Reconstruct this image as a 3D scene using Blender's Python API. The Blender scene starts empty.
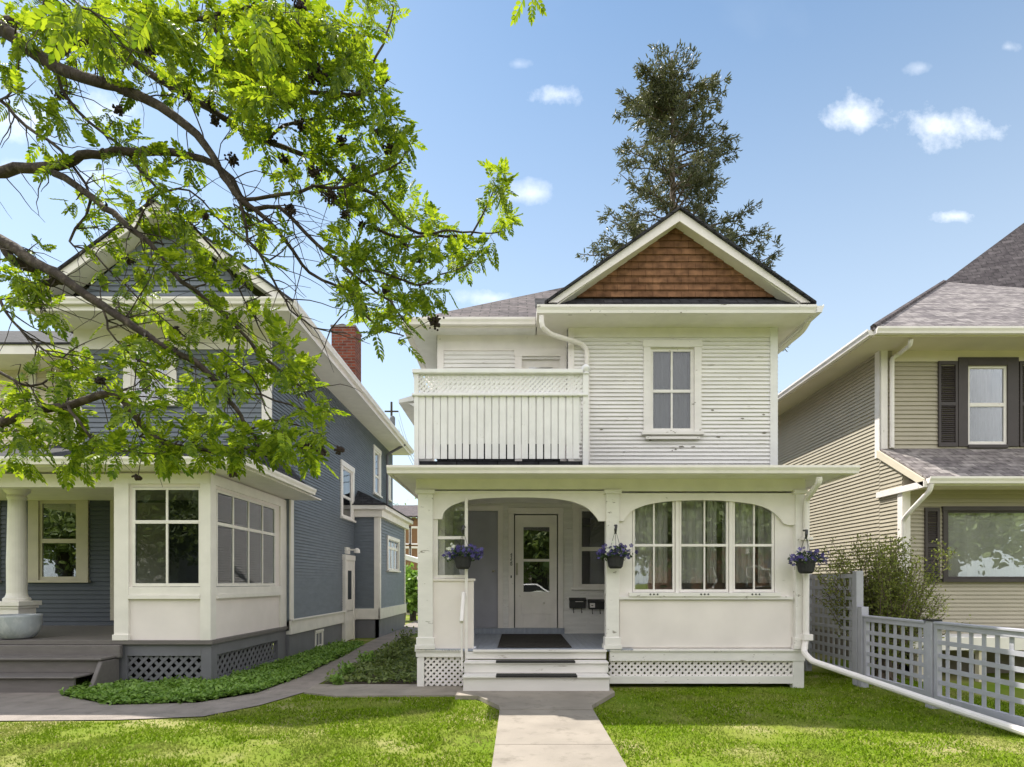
import bpy, bmesh, math, random
import numpy as np
from mathutils import Vector, Matrix, noise as mnoise
S = bpy.context.scene
COL = S.collection
R = math.radians
random.seed(7); rng = np.random.default_rng(7)

# ------------------------------------------------------------------ camera
F = 570.0; CX = 518.0; HY = 583.0; CZ = 1.45
cam = bpy.data.objects.new('camera', bpy.data.cameras.new('camera')); COL.objects.link(cam)
cam.location = (0, 0, CZ); cam.rotation_euler = (R(90), 0, 0)
cam.data.sensor_width = 36; cam.data.lens = F/1024*36
cam.data.shift_x = -(CX-512)/1024; cam.data.shift_y = (HY-383.5)/1024
cam.data.clip_start = 0.05; cam.data.clip_end = 2000
S.camera = cam
S.render.resolution_x = 1024; S.render.resolution_y = 767
# ------------------------------------------------------------------ light
SUNV = Vector((-0.47, 0.445, 1.0)).normalized()
SKY_STRENGTH = 0.11; EXPO = 0.86
sl = bpy.data.lights.new('sun', 'SUN'); sl.energy = 4.3; sl.angle = R(0.6); sl.color = (1, .95, .86)
sun = bpy.data.objects.new('sun', sl); COL.objects.link(sun); sun.location = (-6, 5, 20)
sun.rotation_euler = SUNV.to_track_quat('Z', 'Y').to_euler()
W = bpy.data.worlds.new('World'); S.world = W; W.use_nodes = True
S.view_settings.view_transform = 'Standard'; S.view_settings.look = 'None'
S.view_settings.gamma = 1; S.view_settings.use_curve_mapping = False
S.view_settings.exposure = EXPO

def world_nodes():
    nt = W.node_tree; nt.nodes.clear(); N = nt.nodes.new; L = nt.links.new
    out = N('ShaderNodeOutputWorld'); bg = N('ShaderNodeBackground'); bg.inputs[1].default_value = SKY_STRENGTH
    sky = N('ShaderNodeTexSky'); sky.sky_type = 'NISHITA'; sky.sun_disc = False
    sky.sun_elevation = math.asin(SUNV.z); sky.sun_rotation = math.atan2(SUNV.x, SUNV.y)
    sky.altitude = 1000; sky.air_density = 1.0; sky.dust_density = 0.5; sky.ozone_density = 0.6
    tc = N('ShaderNodeTexCoord'); sp = N('ShaderNodeSeparateXYZ'); L(tc.outputs['Generated'], sp.inputs[0])
    def M(op, a, b=None, clamp=False):
        m = N('ShaderNodeMath'); m.operation = op; m.use_clamp = clamp
        for i, v in enumerate((a, b)):
            if v is None: continue
            if isinstance(v, (int, float)): m.inputs[i].default_value = v
            else: L(v, m.inputs[i])
        return m.outputs[0]
    y = M('MAXIMUM', sp.outputs[1], .05)
    a = M('DIVIDE', sp.outputs[0], y); b = M('DIVIDE', sp.outputs[2], y)
    cb = N('ShaderNodeCombineXYZ'); L(a, cb.inputs[0]); L(b, cb.inputs[1])
    nz = N('ShaderNodeTexNoise'); nz.inputs['Scale'].default_value = 11; nz.inputs['Detail'].default_value = 9
    nz.inputs['Roughness'].default_value = .62; L(cb.outputs[0], nz.inputs['Vector'])
    nf = M('MULTIPLY', M('SUBTRACT', nz.outputs['Fac'], .5), 3.0)
    nz2 = N('ShaderNodeTexNoise'); nz2.inputs['Scale'].default_value = 3.2; nz2.inputs['Detail'].default_value = 6
    L(cb.outputs[0], nz2.inputs['Vector'])
    tot = None
    clouds = [(936,128,56,20,1),(852,118,34,19,.95),(953,217,24,9,1),(560,95,25,11,.85),(529,194,30,12,.6),(495,298,34,10,.7),
              (920,68,14,7,.35),(1008,47,14,7,.45),(519,64,12,6,.3),(640,238,30,8,.2),(20,120,46,24,.7),(10,168,24,10,.4),(115,108,34,26,.7),(100,176,40,16,.35)]
    for (px, py, rx, ry, s) in clouds:
        da = M('DIVIDE', M('SUBTRACT', a, (px-CX)/F), rx*1.0/F); db = M('DIVIDE', M('SUBTRACT', b, (HY-py)/F), ry*1.0/F)
        r = M('SQRT', M('ADD', M('MULTIPLY', da, da), M('MULTIPLY', db, db)))
        m = M('MULTIPLY', M('ADD', M('SUBTRACT', 1.0, r), M('MULTIPLY', nf, 1.15)), .75, True)
        m = M('MULTIPLY', m, s*.85)
        tot = m if tot is None else M('MAXIMUM', tot, m)
    tot = M('MULTIPLY', tot, M('GREATER_THAN', sp.outputs[1], .06))
    veil = M('MULTIPLY', M('SUBTRACT', nz2.outputs['Fac'], .42), .35, True)
    # thin white haze low in the sky, everywhere round the horizon
    el = M('SUBTRACT', 1.0, M('DIVIDE', sp.outputs[2], .75), True)
    veil = M('MAXIMUM', veil, M('MULTIPLY', M('POWER', el, 1.15), .85))
    mx = N('ShaderNodeMixRGB'); L(veil, mx.inputs[0]); tn = N('ShaderNodeMixRGB'); tn.blend_type = 'MULTIPLY'; tn.inputs[0].default_value = 1; L(sky.outputs[0], tn.inputs[1]); tn.inputs[2].default_value = (.99, 1.09, 1.04, 1); L(tn.outputs[0], mx.inputs[1]); mx.inputs[2].default_value = (5.2, 5.75, 6.1, 1)
    mx2 = N('ShaderNodeMixRGB'); L(tot, mx2.inputs[0]); L(mx.outputs[0], mx2.inputs[1]); mx2.inputs[2].default_value = (8.2, 8.3, 8.4, 1)
    # unseen broken bright cloud, added behind the camera to lighten the house fronts
    n3 = N('ShaderNodeTexNoise'); n3.inputs['Scale'].default_value = 2.6; n3.inputs['Detail'].default_value = 9; n3.inputs['Roughness'].default_value = .55; L(tc.outputs['Generated'], n3.inputs['Vector'])
    cm = M('MULTIPLY', M('SUBTRACT', n3.outputs['Fac'], .36), 7, True)
    cm = M('MULTIPLY', cm, M('MULTIPLY', M('SUBTRACT', -.02, sp.outputs[1]), 5, True)); cm = M('MULTIPLY', cm, M('MULTIPLY', sp.outputs[2], 12, True))
    mx3 = N('ShaderNodeMixRGB'); L(cm, mx3.inputs[0]); L(mx2.outputs[0], mx3.inputs[1]); mx3.inputs[2].default_value = (9.5, 9.35, 9.45, 1)
    L(mx3.outputs[0], bg.inputs[0]); L(bg.outputs[0], out.inputs[0])
world_nodes()

# ------------------------------------------------------------------ materials
def mat(name, col, rough=.6, var=.12, scale=6, col2=None, c2_scale=3, c2_lo=.55, c2_hi=.7, stretch=(1,1,1), bump=.0, bscale=60, metal=0, spec=.4, uv=False):
    m = bpy.data.materials.new(name); m.use_nodes = True; nt = m.node_tree; N = nt.nodes.new; L = nt.links.new
    p = nt.nodes['Principled BSDF']; p.inputs['Roughness'].default_value = rough; p.inputs['Metallic'].default_value = metal
    p.inputs['Specular IOR Level'].default_value = spec
    tc = N('ShaderNodeTexCoord'); mp = N('ShaderNodeMapping'); mp.inputs['Scale'].default_value = stretch
    L(tc.outputs['UV' if uv else 'Object'], mp.inputs[0])
    n = N('ShaderNodeTexNoise'); n.inputs['Scale'].default_value = scale; n.inputs['Detail'].default_value = 6; L(mp.outputs[0], n.inputs['Vector'])
    r = N('ShaderNodeValToRGB'); L(n.outputs['Fac'], r.inputs[0])
    r.color_ramp.elements[0].position = .3; r.color_ramp.elements[1].position = .7
    r.color_ramp.elements[0].color = (*[c*(1-var) for c in col], 1); r.color_ramp.elements[1].color = (*[min(1, c*(1+var)) for c in col], 1)
    src = r.outputs[0]
    if col2:
        n2 = N('ShaderNodeTexNoise'); n2.inputs['Scale'].default_value = c2_scale; n2.inputs['Detail'].default_value = 8; n2.inputs['Roughness'].default_value = .65
        L(mp.outputs[0], n2.inputs['Vector'])
        r2 = N('ShaderNodeValToRGB'); r2.color_ramp.elements[0].position = c2_lo; r2.color_ramp.elements[1].position = c2_hi; L(n2.outputs['Fac'], r2.inputs[0])
        mx = N('ShaderNodeMixRGB'); L(r2.outputs[0], mx.inputs[0]); L(src, mx.inputs[1]); mx.inputs[2].default_value = (*col2, 1); src = mx.outputs[0]
    L(src, p.inputs['Base Color'])
    if bump:
        bn = N('ShaderNodeTexNoise'); bn.inputs['Scale'].default_value = bscale; bn.inputs['Detail'].default_value = 4; L(mp.outputs[0], bn.inputs['Vector'])
        b = N('ShaderNodeBump'); b.inputs['Strength'].default_value = bump; b.inputs['Distance'].default_value = .01
        L(bn.outputs['Fac'], b.inputs['Height']); L(b.outputs[0], p.inputs['Normal'])
    return m

def brickmat(name, c1, c2, mortar, bw, bh, ms=.01, var=.5, rough=.9, bump=.6, off=.5, smooth=.1):
    m = bpy.data.materials.new(name); m.use_nodes = True; nt = m.node_tree; N = nt.nodes.new; L = nt.links.new
    p = nt.nodes['Principled BSDF']; p.inputs['Roughness'].default_value = rough; p.inputs['Specular IOR Level'].default_value = .2
    tc = N('ShaderNodeTexCoord')
    b = N('ShaderNodeTexBrick'); b.offset = off; b.inputs['Scale'].default_value = 1
    b.inputs['Color1'].default_value = (*c1, 1); b.inputs['Color2'].default_value = (*c2, 1); b.inputs['Mortar'].default_value = (*mortar, 1)
    b.inputs['Mortar Size'].default_value = ms; b.inputs['Brick Width'].default_value = bw; b.inputs['Row Height'].default_value = bh; b.inputs['Mortar Smooth'].default_value = smooth
    L(tc.outputs['UV'], b.inputs['Vector'])
    n = N('ShaderNodeTexNoise'); n.inputs['Scale'].default_value = 9; n.inputs['Detail'].default_value = 7; L(tc.outputs['UV'], n.inputs['Vector'])
    r = N('ShaderNodeValToRGB'); r.color_ramp.elements[0].position = .3; r.color_ramp.elements[1].position = .75; L(n.outputs['Fac'], r.inputs[0])
    r.color_ramp.elements[0].color = (1-var, 1-var, 1-var, 1); r.color_ramp.elements[1].color = (1+var*.6,)*3+(1,)
    mx = N('ShaderNodeMixRGB'); mx.blend_type = 'MULTIPLY'; mx.inputs[0].default_value = 1; L(b.outputs['Color'], mx.inputs[1]); L(r.outputs[0], mx.inputs[2])
    L(mx.outputs[0], p.inputs['Base Color'])
    bp = N('ShaderNodeBump'); bp.inputs['Strength'].default_value = bump; bp.inputs['Distance'].default_value = .02; bp.invert = True
    L(b.outputs['Fac'], bp.inputs['Height']); L(bp.outputs[0], p.inputs['Normal'])
    return m

def glassmat(name, tint=(.9,.93,.93), refl=.12, rough=.0):
    m = bpy.data.materials.new(name); m.use_nodes = True; nt = m.node_tree; nt.nodes.clear(); N = nt.nodes.new; L = nt.links.new
    o = N('ShaderNodeOutputMaterial'); t = N('ShaderNodeBsdfTransparent'); t.inputs[0].default_value = (*tint, 1)
    g = N('ShaderNodeBsdfGlossy'); g.inputs['Roughness'].default_value = rough; g.inputs[0].default_value = (.95,.97,1,1)
    n = N('ShaderNodeTexNoise'); n.inputs['Scale'].default_value = 1.6; tc = N('ShaderNodeTexCoord'); L(tc.outputs['Object'], n.inputs['Vector'])
    b = N('ShaderNodeBump'); b.inputs['Strength'].default_value = .05; b.inputs['Distance'].default_value = .05; L(n.outputs['Fac'], b.inputs['Height']); L(b.outputs[0], g.inputs['Normal'])
    f = N('ShaderNodeFresnel'); f.inputs['IOR'].default_value = 1.45
    a = N('ShaderNodeMath'); a.operation = 'ADD'; a.inputs[1].default_value = refl; L(f.outputs[0], a.inputs[0])
    mx = N('ShaderNodeMixShader'); L(a.outputs[0], mx.inputs[0]); L(t.outputs[0], mx.inputs[1]); L(g.outputs[0], mx.inputs[2]); L(mx.outputs[0], o.inputs[0])
    return m

def leafmat(name, dark, light, trans=.45, tcol=None, rough=.5):
    m = bpy.data.materials.new(name); m.use_nodes = True; nt = m.node_tree; nt.nodes.clear(); N = nt.nodes.new; L = nt.links.new
    o = N('ShaderNodeOutputMaterial'); g = N('ShaderNodeNewGeometry')
    r = N('ShaderNodeValToRGB'); r.color_ramp.elements[0].color = (*dark, 1); r.color_ramp.elements[1].color = (*light, 1); L(g.outputs['Random Per Island'], r.inputs[0])
    d = N('ShaderNodeBsdfPrincipled'); d.inputs['Roughness'].default_value = rough; d.inputs['Specular IOR Level'].default_value = .35; L(r.outputs[0], d.inputs['Base Color'])
    t = N('ShaderNodeBsdfTranslucent')
    mc = N('ShaderNodeMixRGB'); mc.blend_type = 'MULTIPLY'; mc.inputs[0].default_value = 1; L(r.outputs[0], mc.inputs[1]); mc.inputs[2].default_value = (*(tcol or (1.5, 1.6, .8)), 1); L(mc.outputs[0], t.inputs[0])
    mx = N('ShaderNodeMixShader'); mx.inputs[0].default_value = trans; L(d.outputs[0], mx.inputs[1]); L(t.outputs[0], mx.inputs[2]); L(mx.outputs[0], o.inputs[0])
    return m

m_white  = mat('white_paint', (.82,.775,.75), .55, .05, 5, (.45,.42,.36), 9, .66, .74, bump=.12)
m_siding = mat('weathered_white_siding', (.80,.78,.765), .6, .07, 4, (.54,.51,.47), 8, .61, .69, stretch=(.55,1,4), bump=.15)
m_peel   = mat('peeling_white_paint', (.80,.77,.74), .6, .05, 6, (.30,.27,.23), 11, .63, .67, stretch=(.6,1,1.6), bump=.12)
m_stepw = mat('worn_step_paint', (.74,.71,.68), .6, .06, 5, (.42,.38,.33), 7, .62, .70, stretch=(.35,2,2), bump=.1)
m_stucco = mat('cream_board', (.82,.755,.725), .7, .05, 2.5, bump=.1)
m_bare = mat('bare_weathered_wood', (.24,.22,.19), .9, .4, 30, stretch=(1,1,6))
m_trimw  = mat('grey_white_trim', (.78,.77,.765), .55, .05, 6, (.5,.48,.44), 11, .66, .75, bump=.1)
m_cream  = mat('cream_trim', (.80,.765,.715), .5, .05, 5, (.5,.46,.38), 8, .68, .8)
m_tantrim= mat('window_casing_beige', (.48,.44,.36), .6, .06, 5)
m_blue   = mat('blue_siding', (.155,.18,.21), .55, .10, 3, (.12,.145,.18), 5, .5, .8, stretch=(1,1,3), bump=.1)
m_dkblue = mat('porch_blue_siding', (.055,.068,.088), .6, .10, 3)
m_grey   = mat('slate_grey_paint', (.165,.165,.185), .6, .08, 4, (.25,.24,.24), 12, .65, .8)
m_brownfl= mat('grey_brown_deck_paint', (.155,.140,.135), .6, .1, 5, (.24,.21,.2), 9, .6, .8, stretch=(1,4,4))
m_tan    = mat('tan_vinyl_siding', (.41,.37,.29), .5, .05, 3, bump=.05)
m_tanw   = mat('cream_fascia', (.68,.61,.49), .5, .04, 3)
m_plum   = mat('dark_plum_trim', (.055,.045,.045), .5, .1, 5)
m_lav    = mat('lavender_grey_paint', (.36,.36,.42), .5, .06, 4)
m_floor  = mat('porch_floor_paint', (.30,.33,.40), .35, .12, 5, (.5,.5,.52), 9, .6, .75, stretch=(5,.7,1))
m_wood   = brickmat('brown_shingle_wall', (.27,.14,.075), (.19,.095,.05), (.09,.04,.022), .21, .105, .003, .5, bump=.25)
m_darkmet= mat('dark_metal', (.02,.02,.022), .4, .2, 10, spec=.5)
m_black  = mat('black_rubber', (.022,.021,.020), .8, .25, 30, bump=.5, bscale=200)
m_mat    = mat('brown_black_mat', (.028,.024,.021), .95, .3, 40, bump=.8, bscale=300)
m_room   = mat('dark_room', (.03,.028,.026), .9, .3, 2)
m_roomw  = mat('room_wall', (.62,.59,.52), .9, .1, 2)
m_curt   = mat('grey_curtain', (.14,.14,.145), .9, .12, 3, stretch=(8,8,.3))
m_curtw  = mat('pale_curtain', (.40,.39,.37), .9, .08, 3, stretch=(8,8,.3))
m_shing  = brickmat('grey_brown_shingles', (.16,.135,.135), (.10,.085,.09), (.05,.045,.045), .30, .13, .008, .5)
m_shingL = brickmat('light_grey_shingles', (.34,.31,.30), (.17,.15,.155), (.09,.08,.08), .26, .14, .006, .5)
m_shingD = brickmat('dark_shingles', (.115,.10,.105), (.065,.055,.06), (.03,.03,.03), .26, .14, .006, .5)
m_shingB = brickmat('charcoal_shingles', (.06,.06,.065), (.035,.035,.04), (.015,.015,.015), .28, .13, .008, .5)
m_brick  = brickmat('red_brick', (.30,.085,.045), (.20,.055,.035), (.22,.17,.14), .21, .072, .010, .35)
m_conc   = mat('pale_concrete', (.285,.25,.21), .85, .16, 2.2, (.19,.165,.135), 7, .54, .74, bump=.4, bscale=90)
m_concD  = mat('old_concrete', (.26,.225,.20), .9, .15, 3, (.17,.15,.13), 5, .5, .75, bump=.4, bscale=90)
m_lat    = mat('fence_grey_paint', (.42,.42,.47), .5, .08, 6, (.5,.5,.53), 10, .62, .75)
m_bark   = mat('grey_bark', (.05,.038,.03), .9, .35, 14, (.14,.115,.09), 20, .5, .7, bump=.8, bscale=50)
m_barkC  = mat('conifer_bark', (.13,.10,.075), .9, .3, 8, bump=.6, bscale=20)
m_glass  = glassmat('window_glass', (.95,.96,.96), refl=.09)
m_glassR = glassmat('reflective_glass', (.95,.96,.96), refl=.13)
m_glassS = glassmat('screened_glass', (.5,.52,.52), refl=.03)
m_glassU = glassmat('upper_window_glass', (.9,.92,.92), refl=.015)
m_sheer  = mat('sheer_curtain', (.66,.64,.60), .9, .12, 2, stretch=(3,3,.2))
m_pot    = mat('dark_basket', (.025,.025,.027), .7, .3, 30)
m_bowl   = mat('glazed_grey_bowl', (.36,.39,.42), .3, .15, 6, (.55,.57,.58), 9, .5, .7, stretch=(1,1,.5))
m_berry  = mat('dried_berries', (.035,.022,.02), .7, .4, 60, (.12,.03,.02), 40, .6, .7)
m_leaf   = leafmat('rowan_leaf', (.06,.12,.012), (.25,.33,.035), .52, (1.9,1.75,.55))
m_needle = leafmat('conifer_needle', (.07,.085,.042), (.155,.155,.08), .2, (1.2,1.2,.8))
m_shrub  = leafmat('shrub_leaf', (.13,.16,.035), (.27,.29,.08), .4)
m_cover  = leafmat('groundcover_leaf', (.12,.22,.04), (.27,.41,.10), .3)
m_weed   = leafmat('bed_leaf', (.11,.16,.05), (.24,.29,.10), .3)
m_fol    = leafmat('basket_leaf', (.025,.05,.02), (.06,.11,.04), .3)
m_petal  = leafmat('purple_petal', (.03,.02,.12), (.13,.11,.36), .3, (1,1,1))
m_petalw = leafmat('white_petal', (.7,.72,.6), (.8,.82,.75), .3, (1,1,1))

# ------------------------------------------------------------------ mesh building
def px(x, y, Y): return Vector(((x-CX)*Y/F, Y, CZ+(HY-y)*Y/F))
def X(x, Y): return (x-CX)*Y/F
def Z(y, Y): return CZ+(HY-y)*Y/F
def grd(x, y, z=0):
    Y = (CZ-z)*F/(y-HY); return ((x-CX)*Y/F, Y)

class Fr:
    def __init__(s, o, u, n): s.o = Vector(o); s.u = Vector(u); s.n = Vector(n); s.v = Vector((0,0,1))
    def __call__(s, u, v, w): return s.o + s.u*u + s.v*v + s.n*w
def front(Y): return Fr((0,Y,0), (1,0,0), (0,-1,0))        # wall facing the street; u = X
def right(Xc): return Fr((Xc,0,0), (0,1,0), (1,0,0))       # wall facing +X; u = Y
def left(Xc): return Fr((Xc,0,0), (0,1,0), (-1,0,0))       # wall facing -X; u = Y

class MB:
    def __init__(s): s.v = []; s.f = []
    def hexa(s, P):
        b = len(s.v); s.v += [Vector(p) for p in P]
        s.f += [(b,b+1,b+2,b+3),(b+7,b+6,b+5,b+4),(b,b+4,b+5,b+1),(b+1,b+5,b+6,b+2),(b+2,b+6,b+7,b+3),(b+3,b+7,b+4,b)]; return s
    def box(s, x0,x1,y0,y1,z0,z1):
        return s.hexa([(x0,y0,z0),(x1,y0,z0),(x1,y1,z0),(x0,y1,z0),(x0,y0,z1),(x1,y0,z1),(x1,y1,z1),(x0,y1,z1)])
    def fb(s, T, u0,u1,v0,v1,w0,w1):
        return s.hexa([T(u0,v0,w0),T(u1,v0,w0),T(u1,v0,w1),T(u0,v0,w1),T(u0,v1,w0),T(u1,v1,w0),T(u1,v1,w1),T(u0,v1,w1)])
    def beam(s, a, b, side, up):
        a = Vector(a); b = Vector(b); side = Vector(side)/2; up = Vector(up)/2
        return s.hexa([a-side-up, a+side-up, b+side-up, b-side-up, a-side+up, a+side+up, b+side+up, b-side+up])
    def quad(s, *P):
        b = len(s.v); s.v += [Vector(p) for p in P]; s.f.append(tuple(range(b, b+len(P)))); return s
    def prism(s, P, d):
        b = len(s.v); n = len(P); d = Vector(d); s.v += [Vector(p) for p in P]+[Vector(p)+d for p in P]
        s.f.append(tuple(range(b, b+n))); s.f.append(tuple(range(b+2*n-1, b+n-1, -1)))
        for i in range(n): j = (i+1) % n; s.f.append((b+i, b+j, b+n+j, b+n+i))
        return s
    def slab(s, P, t=.05): return s.prism(P, (0,0,-t))
    def strip(s, T, pts, w0, w1):   # pts = (u, vbot, vtop)
        for i in range(len(pts)-1):
            (a, p, q), (c, r, t) = pts[i], pts[i+1]
            b = len(s.v); s.v += [T(a,p,w1),T(c,r,w1),T(c,t,w1),T(a,q,w1),T(a,p,w0),T(c,r,w0),T(c,t,w0),T(a,q,w0)]
            s.f += [(b,b+1,b+2,b+3),(b+7,b+6,b+5,b+4),(b,b+4,b+5,b+1),(b+3,b+2,b+6,b+7)]
            if i == 0: s.f.append((b,b+3,b+7,b+4))
            if i == len(pts)-2: s.f.append((b+1,b+5,b+6,b+2))
        return s
    def tube(s, pts, r, n=8, cap=True):
        pts = [Vector(p) for p in pts]; rs = r if isinstance(r, (list, tuple)) else [r]*len(pts)
        b0 = len(s.v); prev = None
        for i, p in enumerate(pts):
            d = (pts[min(i+1, len(pts)-1)]-pts[max(i-1, 0)]).normalized()
            if prev is None: a = d.orthogonal().normalized()
            else:
                a = (prev-d*prev.dot(d))
                a = a.normalized() if a.length > 1e-6 else d.orthogonal().normalized()
            prev = a; c = d.cross(a)
            for k in range(n): t = 2*math.pi*k/n; s.v.append(p+(a*math.cos(t)+c*math.sin(t))*rs[i])
        for i in range(len(pts)-1):
            for k in range(n):
                k2 = (k+1) % n; s.f.append((b0+i*n+k, b0+i*n+k2, b0+(i+1)*n+k2, b0+(i+1)*n+k))
        if cap:
            s.f.append(tuple(b0+k for k in range(n-1,-1,-1))); s.f.append(tuple(b0+(len(pts)-1)*n+k for k in range(n)))
        return s
    def lathe(s, c, prof, n=20):
        c = Vector(c); b = len(s.v)
        for (r, z) in prof:
            for k in range(n): t = 2*math.pi*k/n; s.v.append(c+Vector((r*math.cos(t), r*math.sin(t), z)))
        for i in range(len(prof)-1):
            for k in range(n): k2 = (k+1) % n; s.f.append((b+i*n+k, b+i*n+k2, b+(i+1)*n+k2, b+(i+1)*n+k))
        s.f.append(tuple(b+k for k in range(n-1,-1,-1))); s.f.append(tuple(b+(len(prof)-1)*n+k for k in range(n)))
        return s
    def clap(s, T, lim, v0, v1, pitch, holes=(), t=.02):
        n = max(1, round((v1-v0)/pitch)); p = (v1-v0)/n
        for i in range(n):
            a = v0+i*p; b_ = a+p; m = (a+b_)/2; u0, u1 = lim(m) if callable(lim) else lim
            if u1-u0 < .02: continue
            seg = [(u0, u1)]
            for (h0, h1, k0, k1) in holes:
                if k0 < m < k1:
                    new = []
                    for (q, w) in seg:
                        if h1 <= q or h0 >= w: new.append((q, w)); continue
                        if h0 > q: new.append((q, h0))
                        if h1 < w: new.append((h1, w))
                    seg = new
            for (q, w) in seg:
                s.quad(T(q,a,t), T(w,a,t), T(w,b_,.001), T(q,b_,.001)); s.quad(T(q,a,.001), T(w,a,.001), T(w,a,t), T(q,a,t))
        return s
    def wallh(s, T, u0,u1,v0,v1, holes, w0, w1):
        # solid wall with rectangular holes, cut into boxes
        us = sorted({u0,u1,*[h[0] for h in holes],*[h[1] for h in holes]})
        for i in range(len(us)-1):
            a, b = us[i], us[i+1]; m = (a+b)/2
            if m < u0 or m > u1: continue
            hs = sorted([(h[2],h[3]) for h in holes if h[0] < m < h[1]]); z = v0
            for (k0, k1) in hs:
                if k0 > z: s.fb(T, a,b,z,k0,w0,w1)
                z = max(z, k1)
            if z < v1: s.fb(T, a,b,z,v1,w0,w1)
        return s
    def lattice(s, T, u0,u1,v0,v1, pitch, wd, th, w=0):
        d = pitch; W_ = u1-u0; H = v1-v0
        for sgn in (1, -1):
            c = -H-d
            while c < W_+H+d:
                # line u = c + t (sgn 1) or u = c + H - t, v=t
                if sgn == 1: ta = max(0, -c); tb = min(H, W_-c); A = (c+ta, ta); B = (c+tb, tb)
                else: ta = max(0, c-W_); tb = min(H, c); A = (c-ta, ta); B = (c-tb, tb)
                if tb-ta > .01:
                    o = w+(th if sgn == 1 else 0)
                    a = T(u0+A[0], v0+A[1], o+th/2); b = T(u0+B[0], v0+B[1], o+th/2)
                    dr = (b-a).normalized(); s.beam(a, b, dr.cross(T.n)*wd, T.n*(th-.0006))
                c += d
        return s
    def gutter(s, p0, p1, out, h=.11, w=.11):
        o = Vector(out); p0 = Vector(p0); p1 = Vector(p1); prof = [(0,0),(w*.72,0),(w*.8,h*.35),(w,h*.7),(w,h),(w*.92,h),(w*.92,h*.85),(0,h*.8)]
        return s.prism([p0+o*a+Vector((0,0,b-h)) for a, b in prof], p1-p0)
    def build(s, name, m, parent=None, bevel=0, smooth=False, loc=None, rec=True, **tags):
        me = bpy.data.meshes.new(name)
        root = parent; off = Vector((0,0,0))
        while root is not None: off += Vector(root.location); root = root.parent
        if loc is not None: L_ = Vector(loc)-off; off = Vector(loc)
        else: L_ = Vector((0,0,0))
        me.from_pydata([v-off for v in s.v], [], s.f)
        if rec:
            bm = bmesh.new(); bm.from_mesh(me); bmesh.ops.recalc_face_normals(bm, faces=bm.faces[:]); bm.to_mesh(me); bm.free()
        autouv(me, off)
        if smooth: me.shade_smooth()
        me.materials.append(m)
        o = bpy.data.objects.new(name, me); COL.objects.link(o); o.location = L_
        if parent is not None: o.parent = parent
        if bevel:
            b = o.modifiers.new('bevel', 'BEVEL'); b.width = bevel; b.segments = 2; b.limit_method = 'ANGLE'
        for k, v in tags.items(): o[k] = v
        return o
def autouv(me, off):
    uvl = me.uv_layers.new(name='UVMap'); n = len(me.loops)
    if n == 0: return
    co = np.empty(len(me.vertices)*3); me.vertices.foreach_get('co', co); co = co.reshape(-1,3)+np.array(off)
    vi = np.empty(n, int); me.loops.foreach_get('vertex_index', vi)
    fn = np.empty(len(me.polygons)*3); me.polygons.foreach_get('normal', fn); fn = fn.reshape(-1,3)
    lt = np.empty(len(me.polygons), int); me.polygons.foreach_get('loop_total', lt)
    fi = np.repeat(np.arange(len(lt)), lt); nn = fn[fi]
    u = np.stack([-nn[:,1], nn[:,0], np.zeros(n)], 1); l = np.linalg.norm(u, axis=1); flat = l < .02
    u[flat] = (1,0,0); l[flat] = 1; u /= l[:,None]; v = np.cross(nn, u)
    p = co[vi]; uv = np.stack([(p*u).sum(1), (p*v).sum(1)], 1)
    uvl.data.foreach_set('uv', uv.ravel())
def thing(name, label, cat, loc, group=None, kind=None):
    o = bpy.data.objects.new(name, None); COL.objects.link(o); o.location = loc; o['label'] = label; o['category'] = cat
    o.empty_display_size = .2
    if group: o['group'] = group
    return o
def copy_tree(o, parent=None, loc=None):
    c = o.copy(); COL.objects.link(c); c.parent = parent
    if loc is not None: c.location = loc
    for ch in list(o.children): copy_tree(ch, c)
    return c
def bulk(name, tv, tf, mats3, pos, m, parent=None, **tags):
    """many copies of a template as one mesh. tv (n,3), tf list of tuples, mats3 (N,3,3), pos (N,3)"""
    tv = np.array(tv, float); N = len(pos); n = len(tv)
    V = np.einsum('nij,vj->nvi', mats3, tv)+pos[:,None,:]
    off = np.zeros(3); root = parent
    while root is not None: off += np.array(root.location); root = root.parent
    V = V.reshape(-1,3)-off
    me = bpy.data.meshes.new(name)
    lens = [len(f) for f in tf]; base = np.concatenate([np.array(f) for f in tf])
    idx = (base[None,:]+(np.arange(N)*n)[:,None]).ravel()
    tot = np.tile(lens, N); start = np.concatenate([[0], np.cumsum(tot)[:-1]])
    me.vertices.add(N*n); me.vertices.foreach_set('co', V.ravel())
    me.loops.add(len(idx)); me.loops.foreach_set('vertex_index', idx)
    me.polygons.add(len(tot)); me.polygons.foreach_set('loop_start', start); me.polygons.foreach_set('loop_total', tot)
    me.update(calc_edges=True); me.materials.append(m)
    o = bpy.data.objects.new(name, me); COL.objects.link(o)
    if parent is not None: o.parent = parent
    for k, v in tags.items(): o[k] = v
    return o
def rotmats(dirs, ups=None, scale=None, roll=None):
    """columns: x = side, y = direction, z = normal"""
    d = dirs/np.linalg.norm(dirs, axis=1, keepdims=True)
    if ups is None: ups = rng.normal(size=d.shape)
    s_ = np.cross(d, ups); s_ /= np.linalg.norm(s_, axis=1, keepdims=True)+1e-9; z = np.cross(s_, d)
    M = np.stack([s_, d, z], 2)
    if scale is not None: M = M*np.asarray(scale).reshape(-1,1,1)
    return M

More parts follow.
